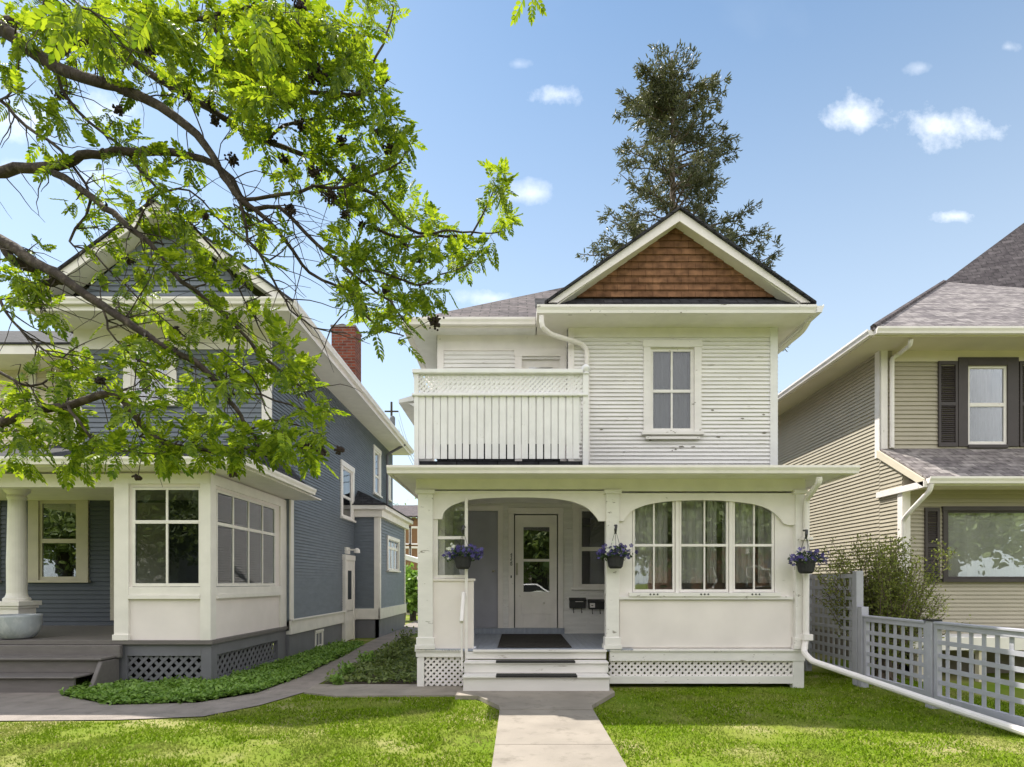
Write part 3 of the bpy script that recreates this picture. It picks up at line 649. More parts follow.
    def rake(sgn):
        e = bl if sgn < 0 else br; A = Vector((ax,gy,az)); B = Vector((e,gy,bz)); n_ = Vector((0,0,1))
        b = MB(); b.prism([A, B, B+Vector((-sgn*.13,0,-.005)), A-Vector((0,0,.16))], (0,.03,0)); b.build('barge_board', m_white, H, bevel=.003)
        MB().prism([A+Vector((0,.0,.0)), B+Vector((sgn*.03,0,-.02)), B+Vector((sgn*.03,0,.015)), A+Vector((0,0,.035))], (0,-.03,0)).build('barge_trim', m_white, H)
        MB().prism([A-Vector((0,-.03,.10)), B-Vector((sgn*.10,-.03,.03)), B-Vector((sgn*.10,-.03,.05)), A-Vector((0,-.03,.12))], (0,GW-gy-.03,0)).build('rake_soffit', m_cream, H)
        # roof slab from the rake back into the main roof
        E = Vector((e+sgn*.06, 0, bz-.06*sl_))
        b = MB(); b.prism([(ax,gy-.05,az+.035),(E.x,gy-.05,E.z+.035),(E.x,gy-.05,E.z),(ax,gy-.05,az-.0)], (0,3.4,0)); b.build('gable_roof', m_shingB, H)
    rake(-1); rake(1)
    # --- main hip roof
    e0, e1, ye, yb, rz, zc = -1.68, 4.30, 8.60, 17.2, .71, 5.42; hw = (e1-e0)/2; rx = (e0+e1)/2; zt = zc+hw*rz
    P = lambda x,y,z: (x,y,z)
    A,B,C_,D_ = (e0,ye,zc),(e1,ye,zc),(e1,yb,zc),(e0,yb,zc); r1 = (rx,ye+hw,zt); r2 = (rx,yb-hw,zt)
    MB().slab([A,(bl+.3,ye,zc),(bl+1.9,ye+1.6,zc+1.6*rz),(rx,ye+hw,zt)],.03).slab([A,r1,r2,D_],.03).slab([B,C_,r2,r1],.03).slab([C_,D_,r2],.03).slab([(e0+2.2,ye+2.2,zc+2.2*rz),(e1-.3,ye+2.2,zc+2.2*rz),r1],.03).build('roof', m_shing, H)
    MB().box(e0+.02,gx0,ye+.02,9.0,5.33,5.35).box(e0+.02,XLh,9.0,yb-.1,5.33,5.35).build('soffit', m_trimw, H)
    MB().box(e0,gx0-.005,ye,ye+.02,5.30,5.41).box(e0,e0+.02,ye+.02,yb,5.30,5.41).build('fascia', m_white, H)
    MB().gutter((e0,ye-.002,5.42),(gx0-.01,ye-.002,5.42),(0,-1,0),.10,.1).gutter((e0-.002,ye,5.42),(e0-.002,yb,5.42),(-1,0,0),.1,.1).build('gutter', m_white, H)
    # --- downspouts
    a = px(541.5,316,gy-.05)
    pipe(H, [a, px(542,327,gy-.05), px(550,334,gy+.12), px(582,344,UY-.07), px(587,350,UY-.07), px(587.5,462,UY-.07)], .036)
    pipe(H, [(gx1+.05,8.4,5.35),(gx1+.04,8.6,5.25),(XR+.05,9.1,5.02),(XR+.06,9.15,4.9)], .036)
    pipe(H, [px(819,477,7.40), px(819,482,7.42), px(812,492,7.6), px(806.5,499,7.80), px(806.0,640,7.80), px(803.5,652,7.74), px(812,661,7.50), (X(930,6.176),6.176,.17), (4.72,5.25,.06),(4.74,4.7,.05)], .04)
    MB().box(X(802,7.8),X(811,7.8),7.74,7.86,Z(640,7.8),Z(634,7.8)).box(X(802,7.8),X(811,7.8),7.74,7.86,Z(540,7.8),Z(537,7.8)).build('pipe_bracket', m_white, H)
    return H
white_house()

# ================================================================== BLUE HOUSE
def blue_house():
    H = thing('blue_house', 'blue clapboard house with cream sunroom and grey lattice skirt, left of the picture', 'house', (-6, 10, 0))
    PX = -4.38; PYb = 8.1; T = front(PYb); u = lambda x: X(x, PYb); v = lambda y: Z(y, PYb); fz = .64
    SX = -4.30; FY = 10.9
    # sunroom front
    ho = [(u(132.5),u(202),v(587),v(487))]
    xl = u(117)
    MB().wallh(T, xl,PX,fz,3.02, ho,-.10,0).build('sunroom_wall', m_stucco, H)
    MB().fb(T, xl-.02,u(130),fz,v(484),.0,.035).fb(T, PX-.12,PX+.025,fz,v(484),.0,.035).fb(T, xl-.02,PX+.03,v(484),3.0,.0,.03).fb(T,xl-.03,u(131),fz,fz+.08,.0,.06).build('sunroom_trim', m_cream, H, bevel=.004)
    MB().fb(T, u(130),PX-.12, v(599),v(595), .0,.05).fb(T, u(130),PX-.12, v(595),v(587), .0,.03).build('sill_rail', m_cream, H, bevel=.004)
    window(H, T, u(133),u(201.5),v(586.5),v(487.5), cas=.0, cols=2, rows=[v(522)], mun=.03, fr=.035, sill=False, depth=-.005, room=False, mf=m_cream, gl=m_glassS)
    # sunroom side
    R_ = right(PX); ya, yb = 8.26, 10.27
    ho2 = [(ya-.02,yb+.02,v(587),v(487))]
    MB().wallh(R_, PYb+.10,10.72,fz,3.02, ho2,-.10,0).build('sunroom_wall', m_stucco, H)
    MB().fb(R_, PYb-.03,PYb+.12,fz,v(484),.0,.03).fb(R_, 10.45,10.72,.60,v(484),.0,.03).fb(R_, PYb-.03,10.72,v(484),3.0,.0,.028).build('sunroom_trim', m_cream, H, bevel=.004)
    MB().fb(R_, PYb+.12,10.45, v(599),v(595), .0,.05).fb(R_, PYb+.12,10.45, v(595),v(587), .0,.03).build('sill_rail', m_cream, H, bevel=.004)
    window(H, R_, ya,yb,v(586.5),v(487.5), cas=.0, cols=4, rows=[v(522)], mun=.03, fr=.035, sill=False, depth=-.005, room=False, mf=m_cream, gl=m_glassS)
    # floor, mouldings, skirt with lattice
    MB().fb(T, -9.5,PX+.06,fz-.06,fz,-2.8,.05).build('porch_floor', m_brownfl, H, bevel=.004)
    hs = [(u(127),u(201),v(681),v(656))]
    MB().wallh(T, xl-.05,PX+.02,0,fz-.062, hs,-.06,0).build('skirt', m_grey, H, bevel=.003)
    MB().lattice(T, u(127),u(201),v(681),v(656),.143,.045,.008,-.04).build('lattice_skirt', m_grey, H)
    hs = [(8.27,10.35,.07,.41)]
    MB().wallh(R_, PYb+.06,10.72,0,fz-.062, hs,-.06,.02).build('skirt', m_grey, H, bevel=.003)
    MB().lattice(R_, 8.27,10.35,.07,.41,.143,.045,.008,-.04).build('lattice_skirt', m_grey, H)
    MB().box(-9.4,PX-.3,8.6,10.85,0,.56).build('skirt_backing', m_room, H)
    # steps
    s = MB(); x1 = X(112, 7.9)
    s.box(-9.5,x1+.05,7.98,8.05,.40,fz-.062)
    s.box(-9.5,x1,7.70,8.0,.40,.435).box(-9.5,x1-.05,7.76,7.80,.22,.40)
    s.box(-9.5,x1-.15,7.42,7.76,.20,.228).box(-9.5,x1-.2,7.48,7.52,.0,.20)
    s.hexa([(x1-.06,7.5,0),(x1,7.5,0),(x1,8.05,0),(x1-.06,8.05,0),(x1-.06,7.72,.39),(x1,7.72,.39),(x1,8.05,.39),(x1-.06,8.05,.39)])
    s.build('steps', m_brownfl, H, bevel=.012)
    # porch ceiling, beam, roof, gutter
    MB().box(-10,PX+.03,PYb-.03,FY,3.0,3.03).box(-10,PX-.02,PYb-.03,PYb+.12,Z(484,PYb),3.0).build('porch_beam', m_cream, H) if False else MB().box(-10,xl-.02,PYb-.0,PYb+.14,Z(487,PYb),3.0).build('porch_beam', m_cream, H)
    MB().box(-10,-3.76,7.72,FY,3.03,3.05).build('porch_soffit', m_cream, H)
    MB().box(-10,-3.74,7.70,7.72,3.02,3.12).box(-3.76,-3.74,7.72,10.25,3.02,3.12).build('fascia', m_cream, H)
    MB().gutter((-10,7.698,3.14),(-3.74,7.698,3.14),(0,-1,0),.1,.1).gutter((-3.738,7.6,3.14),(-3.738,10.3,3.14),(1,0,0),.1,.1).build('gutter', m_cream, H)
    MB().slab([(-10,7.68,3.15),(-3.72,7.68,3.15),(-4.3,9.9,3.85),(-10,9.9,3.85)],.03).slab([(-3.72,7.68,3.15),(-3.72,10.3,3.15),(-4.3,10.3,3.45),(-4.3,9.9,3.85)],.03).build('porch_roof', m_shingB, H)
    # porch back wall with window
    B = front(FY); bu = lambda x: X(x, FY); bv = lambda y: Z(y, FY)
    hw_ = [(bu(39),bu(80),bv(581),bv(500)),(bu(-30),bu(-8),bv(581),bv(500))]
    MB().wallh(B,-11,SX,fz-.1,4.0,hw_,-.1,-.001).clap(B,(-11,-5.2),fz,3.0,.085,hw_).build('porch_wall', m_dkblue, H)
    window(H, B, bu(40),bu(79),bv(580),bv(501), cas=.2, rows=[bv(541)], mun=.05, fr=.05, mc=m_tantrim, mf=m_tantrim)
    window(H, B, bu(-40),bu(-10),bv(580),bv(501), cas=.2, rows=[bv(541)], mun=.05, fr=.05, mc=m_tantrim, mf=m_tantrim)
    MB().fb(B, bu(112),bu(119),fz+.1,bv(500),.0,.05).build('door_casing', m_tantrim, H)
    MB().fb(B, bu(119),bu(170),fz+.1,bv(503),.0,.03).build('door', m_roomw, H)
    # column + pedestal + balustrade
    cy = 8.75; cxx = X(17, cy); zc = Z(601, cy)
    MB().lathe((cxx,cy,0),[(.17,zc),(.17,zc+.04),(.14,zc+.07),(.125,zc+.12),(.127,zc+.6),(.108,2.72),(.13,2.76),(.11,2.8),(.16,2.85),(.17,2.9)],24).build('column', m_cream, H, smooth=False)
    MB().box(cxx-.16,cxx+.16,cy-.16,cy+.16,fz,zc-.07).box(cxx-.21,cxx+.21,cy-.21,cy+.21,zc-.07,zc).box(cxx-.185,cxx+.185,cy-.185,cy+.185,zc-.11,zc-.07).build('pedestal', m_cream, H, bevel=.006)
    q = MB().box(-10,cxx-.16,cy-.07,cy+.07,zc-.1,zc-.05).box(-10,cxx-.16,cy-.05,cy+.05,fz+.06,fz+.12)
    for k in range(16): q.lathe((cxx-.3-k*.14,cy,0),[(.02,fz+.12),(.04,fz+.22),(.018,fz+.36),(.03,zc-.1)],8)
    q.build('balustrade', m_cream, H)
    # --- side wall, siding, trims, foundation
    RR = right(SX); ys, ye_ = 9.9, 19.4
    def win_side(xa, xb, yt, yb_, name='window', **k):
        Y0 = 4.3*F/(CX-xa); Y1 = 4.3*F/(CX-xb)
        return Y0, Y1
    wins = [(13.78,14.85,2.95,4.43),(16.9,17.75,4.02,5.55),(18.75,19.1,4.1,5.2)]
    MB().fb(RR, ys,10.8,3.16,5.85,-.12,-.002).build('side_wall', m_blue, H)
    MB().wallh(RR, 10.72,ye_,.55,5.85, [(a+.1,b-.1,c+.1,d-.1) for a,b,c,d in wins], -.12,-.002).build('side_wall', m_blue, H)
    MB().clap(RR, (10.86,ye_), .74,5.85,.062, [(a+.1,b-.1,c+.1,d-.1) for a,b,c,d in wins]).build('clapboards', m_blue, H, rec=False)
    MB().clap(RR, (ys,10.86), 3.4,5.85,.062).build('clapboards', m_blue, H, rec=False)
    for (a,b,c,d) in wins:
        window(H, RR, a+.12,b-.12,c+.12,d-.12, cas=.13, rows=[(c+d)/2-.1], mun=.04, fr=.05, mc=m_cream, mf=m_cream, curtain_or_dark=m_curtw if a < 14 else None)
    MB().fb(RR, 10.72,10.86,.74,3.02,.0,.03).build('corner_board', m_cream, H)
    MB().fb(RR, 10.72,ye_,.48,.74,-.12,.04).fb(RR, 10.72,ye_,.735,.765,-.02,.07).build('water_table', m_cream, H, bevel=.004)
    MB().fb(RR, 10.72,ye_,.0,.48,-.12,.0).build('foundation', m_grey, H)
    window(H, RR, 12.1,12.5,.08,.40, cas=.04, cols=2, fr=.03, mc=m_cream, mf=m_cream, room=False, curtain_or_dark=m_room, sill=False, depth=.02)
    # side door with lamp
    d = MB().fb(RR, 14.02,14.62,.02,2.02,.04,.07).build('side_door', m_cream, H, bevel=.004)
    MB().fb(RR, 14.18,14.46,1.05,1.75,.07,.075).build('pane', m_glassR, d)
    MB().fb(RR, 14.17,14.47,1.04,1.76,.071,.0735).build('pane_back', m_room, d)
    MB().fb(RR, 13.92,14.02,0,2.05,.0,.09).fb(RR, 14.62,14.72,0,2.05,.0,.09).fb(RR, 13.9,14.74,2.02,2.15,.0,.10).build('door_casing', m_cream, H, bevel=.004)
    MB().box(SX,SX+.3,14.2,14.26,2.26,2.30).lathe((SX+.28,14.23,2.2),[(.03,.12),(.07,.08),(.08,0)],12).box(SX,SX+.06,14.1,14.4,2.18,2.34).build('wall_lamp', m_cream, H)
    # bay
    bx, b0, b1, bt = -3.66, 15.0, 18.4, 3.30
    bf = front(b0); br_ = right(bx)
    MB().box(SX,bx,b0+.02,b1,.5,bt).build('bay_core', m_blue, H) if False else None
    wb = [(15.85,17.3,1.72,2.72)]
    MB().fb(bf, SX,bx,.5,bt,-.10,-.001).clap(bf,(SX,bx),.78,bt,.085).wallh(br_, b0,b1,.5,bt,[(16.0,17.3,1.85,2.65)],-.1,-.001).clap(br_,(b0,b1),.78,bt,.085,[(16.0,17.3,1.85,2.65)]).build('bay_wall', m_blue, H)
    window(H, br_, 15.97,17.33,1.82,2.68, cas=.1, cols=3, rows=[2.45], mun=.05, fr=.04, mc=m_cream, mf=m_cream)
    MB().fb(bf, bx-.12,bx,.5,bt,.0,.03).fb(br_, b0,b0+.12,.5,bt,.0,.03).build('corner_board', m_cream, H)
    MB().fb(br_, b1-.12,b1,.5,bt,.0,.03).build('corner_board', m_cream, H)
    MB().fb(bf, SX,bx+.03,.5,.78,.0,.05).fb(br_, b0-.05,b1+.03,.5,.78,.0,.05).build('water_table', m_cream, H)
    MB().fb(bf, SX,bx-.02,0,.5,-.1,.0).fb(br_, b0,b1,0,.5,-.1,-.02).build('foundation', m_grey, H)
    MB().box(SX,bx+.12,b0-.12,b1+.1,bt-.12,bt+.06).box(SX,bx+.24,b0-.26,b1+.2,bt+.06,bt+.17).build('bay_cornice', m_cream, H, bevel=.01)
    zt = bt+.17
    MB().prism([(SX,b0-.28,zt),(bx+.27,b0-.28,zt),(SX,b0+.3,zt+.45)],(0,0,.02)).slab([(bx+.27,b0-.28,zt+.02),(bx+.27,b1+.2,zt+.02),(SX,b1-.2,zt+.5),(SX,b0+.3,zt+.47)],.03).build('bay_roof', m_shingB, H)
    # --- upper front
    UT = front(9.9); uu = lambda x: X(x, 9.9); uv = lambda y: Z(y, 9.9); lx = -7.70
    hw2 = [(uu(131),uu(171),uv(405),uv(347))]
    MB().wallh(UT, lx,SX,3.2,5.86,hw2,-.1,-.001).clap(UT,(lx,SX),3.4,5.5,.085,hw2).build('upper_wall', m_blue, H)
    MB().fb(UT, SX-.14,SX+.03,3.2,5.5,.0,.03).fb(UT, lx,lx+.14,3.2,5.5,.0,.03).fb(UT, lx,SX+.03,5.5,5.86,.0,.03).build('upper_trim', m_cream, H)
    window(H, UT, uu(132),uu(170),uv(404),uv(348), cas=.13, rows=[uv(376)], mun=.05, fr=.05, mc=m_cream, mf=m_cream, gl=m_glass)
    gy = 9.12; ex, wx, ez = -3.68, -7.94, 5.95; ax, az = -5.81, 7.55
    MB().box(wx,ex,gy,9.95,5.84,5.86).box(SX,ex,9.95,19.6,5.84,5.86).build('soffit', m_cream, H)
    MB().box(wx-.02,ex,gy-.02,gy,5.80,5.93).box(ex,ex+.02,gy-.02,19.6,5.80,5.97).build('fascia', m_cream, H)
    MB().gutter((wx,gy-.022,5.98),(ex,gy-.022,5.98),(0,-1,0),.1,.09).gutter((ex+.022,gy,6.0),(ex+.022,19.6,6.0),(1,0,0),.1,.09).build('gutter', m_cream, H)
    MB().slab([(wx,gy-.02,5.99),(ex,gy-.02,5.99),(ex,9.5,6.09),(wx,9.5,6.09)],.03).build('pent_roof', m_shingB, H)
    MB().prism([(wx+.3,9.45,5.9),(ex-.3,9.45,5.9),(ax,9.45,az-.1)],(0,.08,0)).clap(front(9.45), lambda z: (ax-(az-.25-z)*1.33, ax+(az-.25-z)*1.33), 6.2,az-.3,.085).build('gable_wall', m_blue, H)
    for sgn, e in ((1,ex),(-1,wx)):
        A = Vector((ax,gy,az)); Bp = Vector((e,gy,6.0))
        MB().prism([A,Bp,Bp+Vector((-sgn*.19,0,0)),A-Vector((0,0,.16))],(0,.03,0)).build('barge_board', m_cream, H)
        MB().prism([A-Vector((0,-.03,.12)),Bp-Vector((sgn*.15,-.03,.0)),Bp-Vector((sgn*.15,-.03,.02)),A-Vector((0,-.03,.14))],(0,.34,0)).build('rake_soffit', m_cream, H)
        MB().prism([A+Vector((0,-.04,.04)),Bp+Vector((sgn*.08,-.04,-.02)),Bp+Vector((sgn*.08,-.04,-.06)),A+Vector((0,-.04,0))],(0,10.5,0)).build('roof', m_shingB, H)
    # left wing of the front
    LT = front(10.9); lu = lambda x: X(x, 10.9); lv = lambda y: Z(y, 10.9)
    MB().fb(LT, -12,lx,3.2,5.6,-.1,0).clap(LT,(-12,lx),3.4,5.55,.085).build('wing_wall', m_tanw, H)
    window(H, LT, lu(-10),lu(30),lv(405),lv(358), cas=.14, rows=[], mc=m_cream, mf=m_cream)
    MB().box(-12.5,lx,10.1,10.95,5.52,5.56).box(-12.5,lx-.1,10.08,10.1,5.5,5.68).build('wing_soffit', m_cream, H)
    MB().slab([(-12.5,10.06,5.7),(lx,10.06,5.7),(lx,13,7.2),(-12.5,13,7.2)],.04).build('wing_roof', m_shingB, H)
    # rain pipe on side wall
    pipe(H, [(ex+.06,18.3,5.9),(SX+.08,18.4,5.6),(SX+.08,18.4,3.8)], .04, m_grey, 'downspout')
    # chimney
    cy0 = 14.0; c0, c1 = X(331.5,cy0), X(355,cy0); ct = Z(327,cy0)
    c = MB().box(c0,c1,cy0,cy0+.55,6.05,ct).build('chimney', m_brick, H)
    MB().box(c0-.02,c1+.02,cy0-.02,cy0+.57,ct-.0,ct+.05).build('chimney_cap', m_concD, c)
    MB().lathe(((c0+c1)/2-.1,cy0+.27,ct+.05),[(.10,0),(.10,.05),(.12,.06),(.12,.10),(.07,.13)],12).build('flue', m_darkmet, c)
    return H
blue_house()

# ================================================================== TAN HOUSE
def tan_house():
    H = thing('tan_house', 'tan vinyl sided house with dark plum shutters and grey shingle roof, right of the picture', 'house', (9, 11, 0))
    SX = 6.2; LY = 9.18; UY = 9.76
    L_ = left(SX); T = front(LY); U = front(UY); u = lambda x: X(x,LY); v = lambda y: Z(y,LY); uu = lambda x: X(x,UY); uv = lambda y: Z(y,UY)
    XE = 14
    MB().fb(L_, UY,24,.5,5.42,-.1,-.001).fb(L_,LY,UY,.5,3.36,-.1,-.001).prism([(SX,LY,3.36),(SX,UY,3.36),(SX,UY,3.72)],(.1,0,0)).clap(L_,(UY,24),.6,5.42,.065,t=.018).clap(L_,lambda z:(max(LY,8.64+(z-3.0)*1.6),UY),.6,3.7,.065,t=.018).build('side_wall', m_tan, H)
    MB().fb(L_, LY+.0,24,0,.5,-.1,.0).fb(T, SX,XE,0,.5,-.1,0).build('foundation', m_concD, H)
    wl = [(u(946),u(1090),v(579),v(511))]
    MB().wallh(T, SX,XE,.5,3.1,wl,-.1,-.001).clap(T,(SX,XE),.62,3.0,.065,wl,t=.022).build('front_wall', m_tan, H)
    MB().fb(T, SX-.02,XE,.50,.62,.0,.05).build('water_table', m_tanw, H)
    MB().fb(T, SX,SX+.10,.55,3.0,.0,.03).fb(L_, LY-.03,LY+.09,.55,3.0,.0,.03).build('corner_board', m_white, H)
    wu = [(uu(966),uu(1007),uv(446),uv(365))]
    MB().wallh(U, SX,XE,3.0,5.5,wu,-.1,-.001).clap(U,(SX,XE),3.6,5.3,.075,wu,t=.022).build('upper_wall', m_tan, H)
    MB().fb(U, SX-.03,SX+.11,3.6,5.42,.0,.03).fb(L_, UY-.03,UY+.10,3.6,5.42,.0,.03).build('corner_board', m_white, H)
    MB().fb(U, SX+.2,XE,5.24,5.42,.0,.02).build('frieze_board', m_tanw, H)
    # upper window with casing and shutters
    window(H, U, uu(966.5),uu(1006),uv(445),uv(366), cas=.0, rows=[uv(405)], mun=.04, fr=.045, sill=False, depth=-.001, gl=m_glassU, curtain_or_dark=m_curt)
    MB().fb(U, uu(957),uu(966.5),uv(447),uv(358),.0,.04).fb(U, uu(1006),uu(1017),uv(447),uv(358),.0,.04).fb(U, uu(966.5),uu(1006),uv(366),uv(358),.0,.04).fb(U, uu(966.5),uu(1006),uv(448.5),uv(445),.0,.05).build('window_casing', m_plum, H, bevel=.004)
    def shutter(TT, a, b, c, d):
        q = MB().fb(TT,a,a+.04,c,d,.015,.045).fb(TT,b-.04,b,c,d,.015,.045).fb(TT,a+.04,b-.04,d-.06,d,.015,.045).fb(TT,a+.04,b-.04,c,c+.06,.015,.045).fb(TT,a+.04,b-.04,(c+d)/2-.03,(c+d)/2+.03,.015,.045)
        z = c+.06
        while z < d-.08:
            q.hexa([TT(a+.04,z,.018),TT(b-.04,z,.018),TT(b-.04,z,.04),TT(a+.04,z,.04),TT(a+.04,z+.03,.016),TT(b-.04,z+.03,.016),TT(b-.04,z+.03,.02),TT(a+.04,z+.03,.02)]); z += .034
        q.build('shutter', m_plum, H)
    shutter(U, uu(937),uu(956),uv(447),uv(362)); shutter(U, uu(1018),uu(1037),uv(447),uv(362))
    # lower window
    window(H, T, u(946),u(1090),v(579),v(511), cas=.07, cols=1, fr=.03, mc=m_plum, mf=m_plum, gl=m_glass, curtain_or_dark=m_sheer)
    shutter(T, u(923.5),u(938),v(583),v(508))
    # pent roof between storeys
    ez = 3.06; ey = 8.64
    MB().slab([(SX-.02,ey,ez),(XE,ey,ez),(XE,UY,3.76),(SX-.02,UY,3.76)],.03).build('pent_roof', m_shingL, H)
    MB().prism([(SX-.03,ey,ez-.03),(SX-.03,UY-.0,3.73),(SX-.03,UY,3.60),(SX-.03,ey,ez-.15)],(-.03,0,0)).build('rake_board', m_tanw, H)
    MB().fb(L_, ey-.02,UY+.02,2.90,3.0,.0,.06).build('return_board', m_white, H, bevel=.004)
    MB().box(SX,XE,ey+.02,LY,2.95,2.97).build('soffit', m_tanw, H)
    MB().box(SX,XE,ey,ey+.02,2.93,3.05).build('fascia', m_white, H)
    MB().gutter((SX-.02,ey-.002,3.05),(XE,ey-.002,3.05),(0,-1,0),.1,.1).build('gutter', m_white, H)
    pipe(H, [(SX+.03,ey-.05,2.95),(SX+.03,ey-.02,2.85),(SX-.05,LY-.2,2.55),(SX-.04,LY-.06,2.45),(SX-.04,LY-.06,.95),(SX+.3,LY-.3,.62),(SX+.9,LY-.5,.35)], .036)
    pipe(H, [px(911,339,9.2), px(910,345,9.25), px(899,354,9.68), px(892,358,UY-.06), px(892,448,UY-.06)], .036)
    # main roof
    e0, ye, zc, k = 5.7, 9.13, 5.53, .695
    MB().box(e0,XE,ye+.02,UY+.02,5.42,5.44).box(e0,SX+.02,UY+.02,24,5.42,5.44).build('soffit', m_tanw, H)
    MB().box(e0,XE,ye,ye+.02,5.40,5.5).box(e0,e0+.02,ye+.02,24,5.40,5.5).build('fascia', m_tanw, H)
    MB().gutter((e0,ye-.002,5.52),(XE,ye-.002,5.52),(0,-1,0),.1,.1).gutter((e0-.002,ye,5.52),(e0-.002,24,5.52),(-1,0,0),.1,.1).build('gutter', m_white, H)
    t = 4.43; hp = (e0+t, ye+t, zc+k*t)
    MB().slab([(e0-.03,ye-.03,zc),(XE+6,ye-.03,zc),(XE+6,ye+t,zc+k*t),hp],.04).build('roof', m_shingL, H)
    MB().slab([(e0-.03,ye-.03,zc),hp,(e0+t,21,zc+k*t),(e0-.03,24,zc)],.04).tube([(e0-.02,ye-.02,zc+.01),hp],.05,6).build('roof_side', m_shing, H)
    # upper dark roof face
    a = Vector(hp); bq = px(1110,159,15.0); cq = px(1110,301,11.9)
    MB().prism([a, bq, cq], (.0,.05,-.05)).build('roof_upper', m_shingD, H)
    MB().prism([a, bq, bq+Vector((2,4,-2)), a+Vector((0,4,-1))], (0,0,-.05)).build('roof_back', m_shing, H)
    return H
tan_house()

# ================================================================== SMALL OBJECTS
def doormat():
    pts = [(X(505,9.9),9.9),(X(565,9.9)-.0,9.9)]
    MB().box(X(497.5,7.95),X(572,7.95),7.98,10.0,FZ+.004,FZ+.016).build('doormat', m_mat, None, loc=(.2,8.9,FZ), bevel=.004, label='long dark brown doormat lying on the grey porch floor before the white door', category='doormat')
doormat()
def mailbox(x0, x1, y0, y1, lab, sticker):
    Y = 10.3; T = front(Y-.002); a, b, c, d = X(x0,Y), X(x1,Y), Z(y1,Y), Z(y0,Y)
    M_ = thing('mailbox', lab, 'mailbox', ((a+b)/2, Y, c), 'black wall mailboxes beside the door')
    MB().fb(T,a,b,c,d-.03,.012,.11).build('body', m_darkmet, M_, bevel=.012)
    MB().hexa([T(a-.008,d-.035,.012),T(b+.008,d-.035,.012),T(b+.008,d-.06,.125),T(a-.008,d-.06,.125),T(a-.008,d,.012),T(b+.008,d,.012),T(b+.008,d-.045,.13),T(a-.008,d-.045,.13)]).build('lid', m_darkmet, M_, bevel=.004)
    for q in (.25,.75):
        uu = a+(b-a)*q; MB().tube([T(uu,c+.01,.05),T(uu,c-.06,.05),T(uu,c-.085,.07),T(uu,c-.08,.095),T(uu,c-.06,.10)],.006,6).build('newspaper_hook', m_darkmet, M_)
    if sticker: MB().fb(T,a+.02,a+.11,c+.03,d-.07,.110,.113).build('label_plate', m_white, M_); MB().fb(T,a+.045,a+.08,c+.06,c+.075,.113,.1145).build('label_mark', m_darkmet, M_)
    else: MB().fb(T,a+.10,b-.05,d-.075,d-.065,.110,.1125).build('name_slot', m_cream, M_)
mailbox(569.2,585.3,597.5,608, 'black mailbox on the porch wall without a sticker, nearer the white door', False)
mailbox(588,603.5,599,609, 'black mailbox on the porch wall with white square sticker', True)

# leaf templates
def ell(n, l, w, fold=0): # simple leaf, base at origin along +y
    return [(0,0,0),(w/2,l*.35,fold),(w*.42,l*.7,fold*.8),(0,l,0),(-w*.42,l*.7,fold*.8),(-w/2,l*.35,fold)], [(0,1,2,3),(0,3,4,5)]
def basket(pxx, pyt, lab, Y, spread, seed, whites):
    r = np.random.default_rng(seed); c = px(pxx, pyt, Y)          # centre of pot rim
    s = Y/F
    o = thing('hanging_basket', lab, 'hanging basket', c-Vector((0,0,11*s)), 'hanging flower baskets on the porch posts')
    MB().lathe(c, [(5.5*s,-12*s),(7.2*s,-10*s),(8.6*s,-2*s),(9.2*s,0),(8.6*s,.3*s),(8,-1.5*s)][:5], 18).build('pot', m_pot, o, smooth=False)
    top = c+Vector((.0,.0,27*s))
    w = MB()
    for k in range(3): t = k*2.1+.4; w.tube([c+Vector((8.6*s*math.cos(t),8.6*s*math.sin(t),0)), top], .0035, 4)
    w.tube([top, top+Vector((0,.0,.03)), top+Vector((.02,.02,.05)), top+Vector((.03,.06,.04))], .007, 6)
    w.build('hanger', m_darkmet, o)
    b = MB(); b.tube([top+Vector((0,-.0,-.06)), top+Vector((0,-.01,-.0)), top+Vector((.01,0,.055)), top+Vector((.0,.07,.06))], [.012,.02,.018,.012], 8); b.build('hook', m_darkmet, o)
    n = 420; d = r.normal(size=(n,3)); d /= np.linalg.norm(d,axis=1)[:,None]; rad = r.uniform(.2,1,n)**.5
    pos = np.array(c)+np.array([0,0,4*s])+d*rad[:,None]*np.array([spread*s,11*s,7*s])
    pos[:,2] -= (np.abs(pos[:,0]-c.x)/(spread*s))**2*4*s
    tv, tf = ell(0,.045,.02,.004); bulk('foliage', tv, tf, rotmats(r.normal(size=(n,3)),scale=r.uniform(.6,1.2,n)), pos, m_fol, o)
    # flowers: little five-petal discs
    pv = [(0,0,.0)]; pf = []
    for k in range(5):
        t = k*2*math.pi/5; 
        for dt, rr in ((-.5,.8),(0,1),(.5,.8)): pv.append((math.cos(t+dt)*.026*rr, math.sin(t+dt)*.026*rr, .006))
        pf.append((0, 1+3*k, 2+3*k, 3+3*k))
    def flowers(nm, n, m_, lo, hi, cz):
        t = r.uniform(0, 2*math.pi, n); x = r.uniform(lo,hi,n)*s
        p = np.stack([c.x+x, c.y-np.abs(r.normal(0,6,n))*s, c.z+(cz+r.normal(0,3.2,n)-(x/(spread*s))**2*5)*s],1)
        up = np.stack([r.normal(0,.4,n), -np.abs(r.normal(1,.3,n)), r.normal(.5,.4,n)],1)
        side = np.cross(up, r.normal(size=(n,3))); M_ = rotmats(side, up, r.uniform(.7,1.3,n)); bulk(nm, pv, pf, M_, p, m_, o, kind='stuff')
    flowers('flowers', 62, m_petal, -spread, spread, 7)
    if whites: flowers('flowers', 14, m_petalw, whites[0], whites[1], 7)
    return o
basket(463, 557, 'hanging basket of dark purple flowers in front of the lavender door, leftmost of the three', 7.72, 19, 1, (-17,-9))
basket(615.5, 556.5, 'hanging basket of purple and white flowers on the middle porch post', 7.72, 19, 2, (-11,-1))
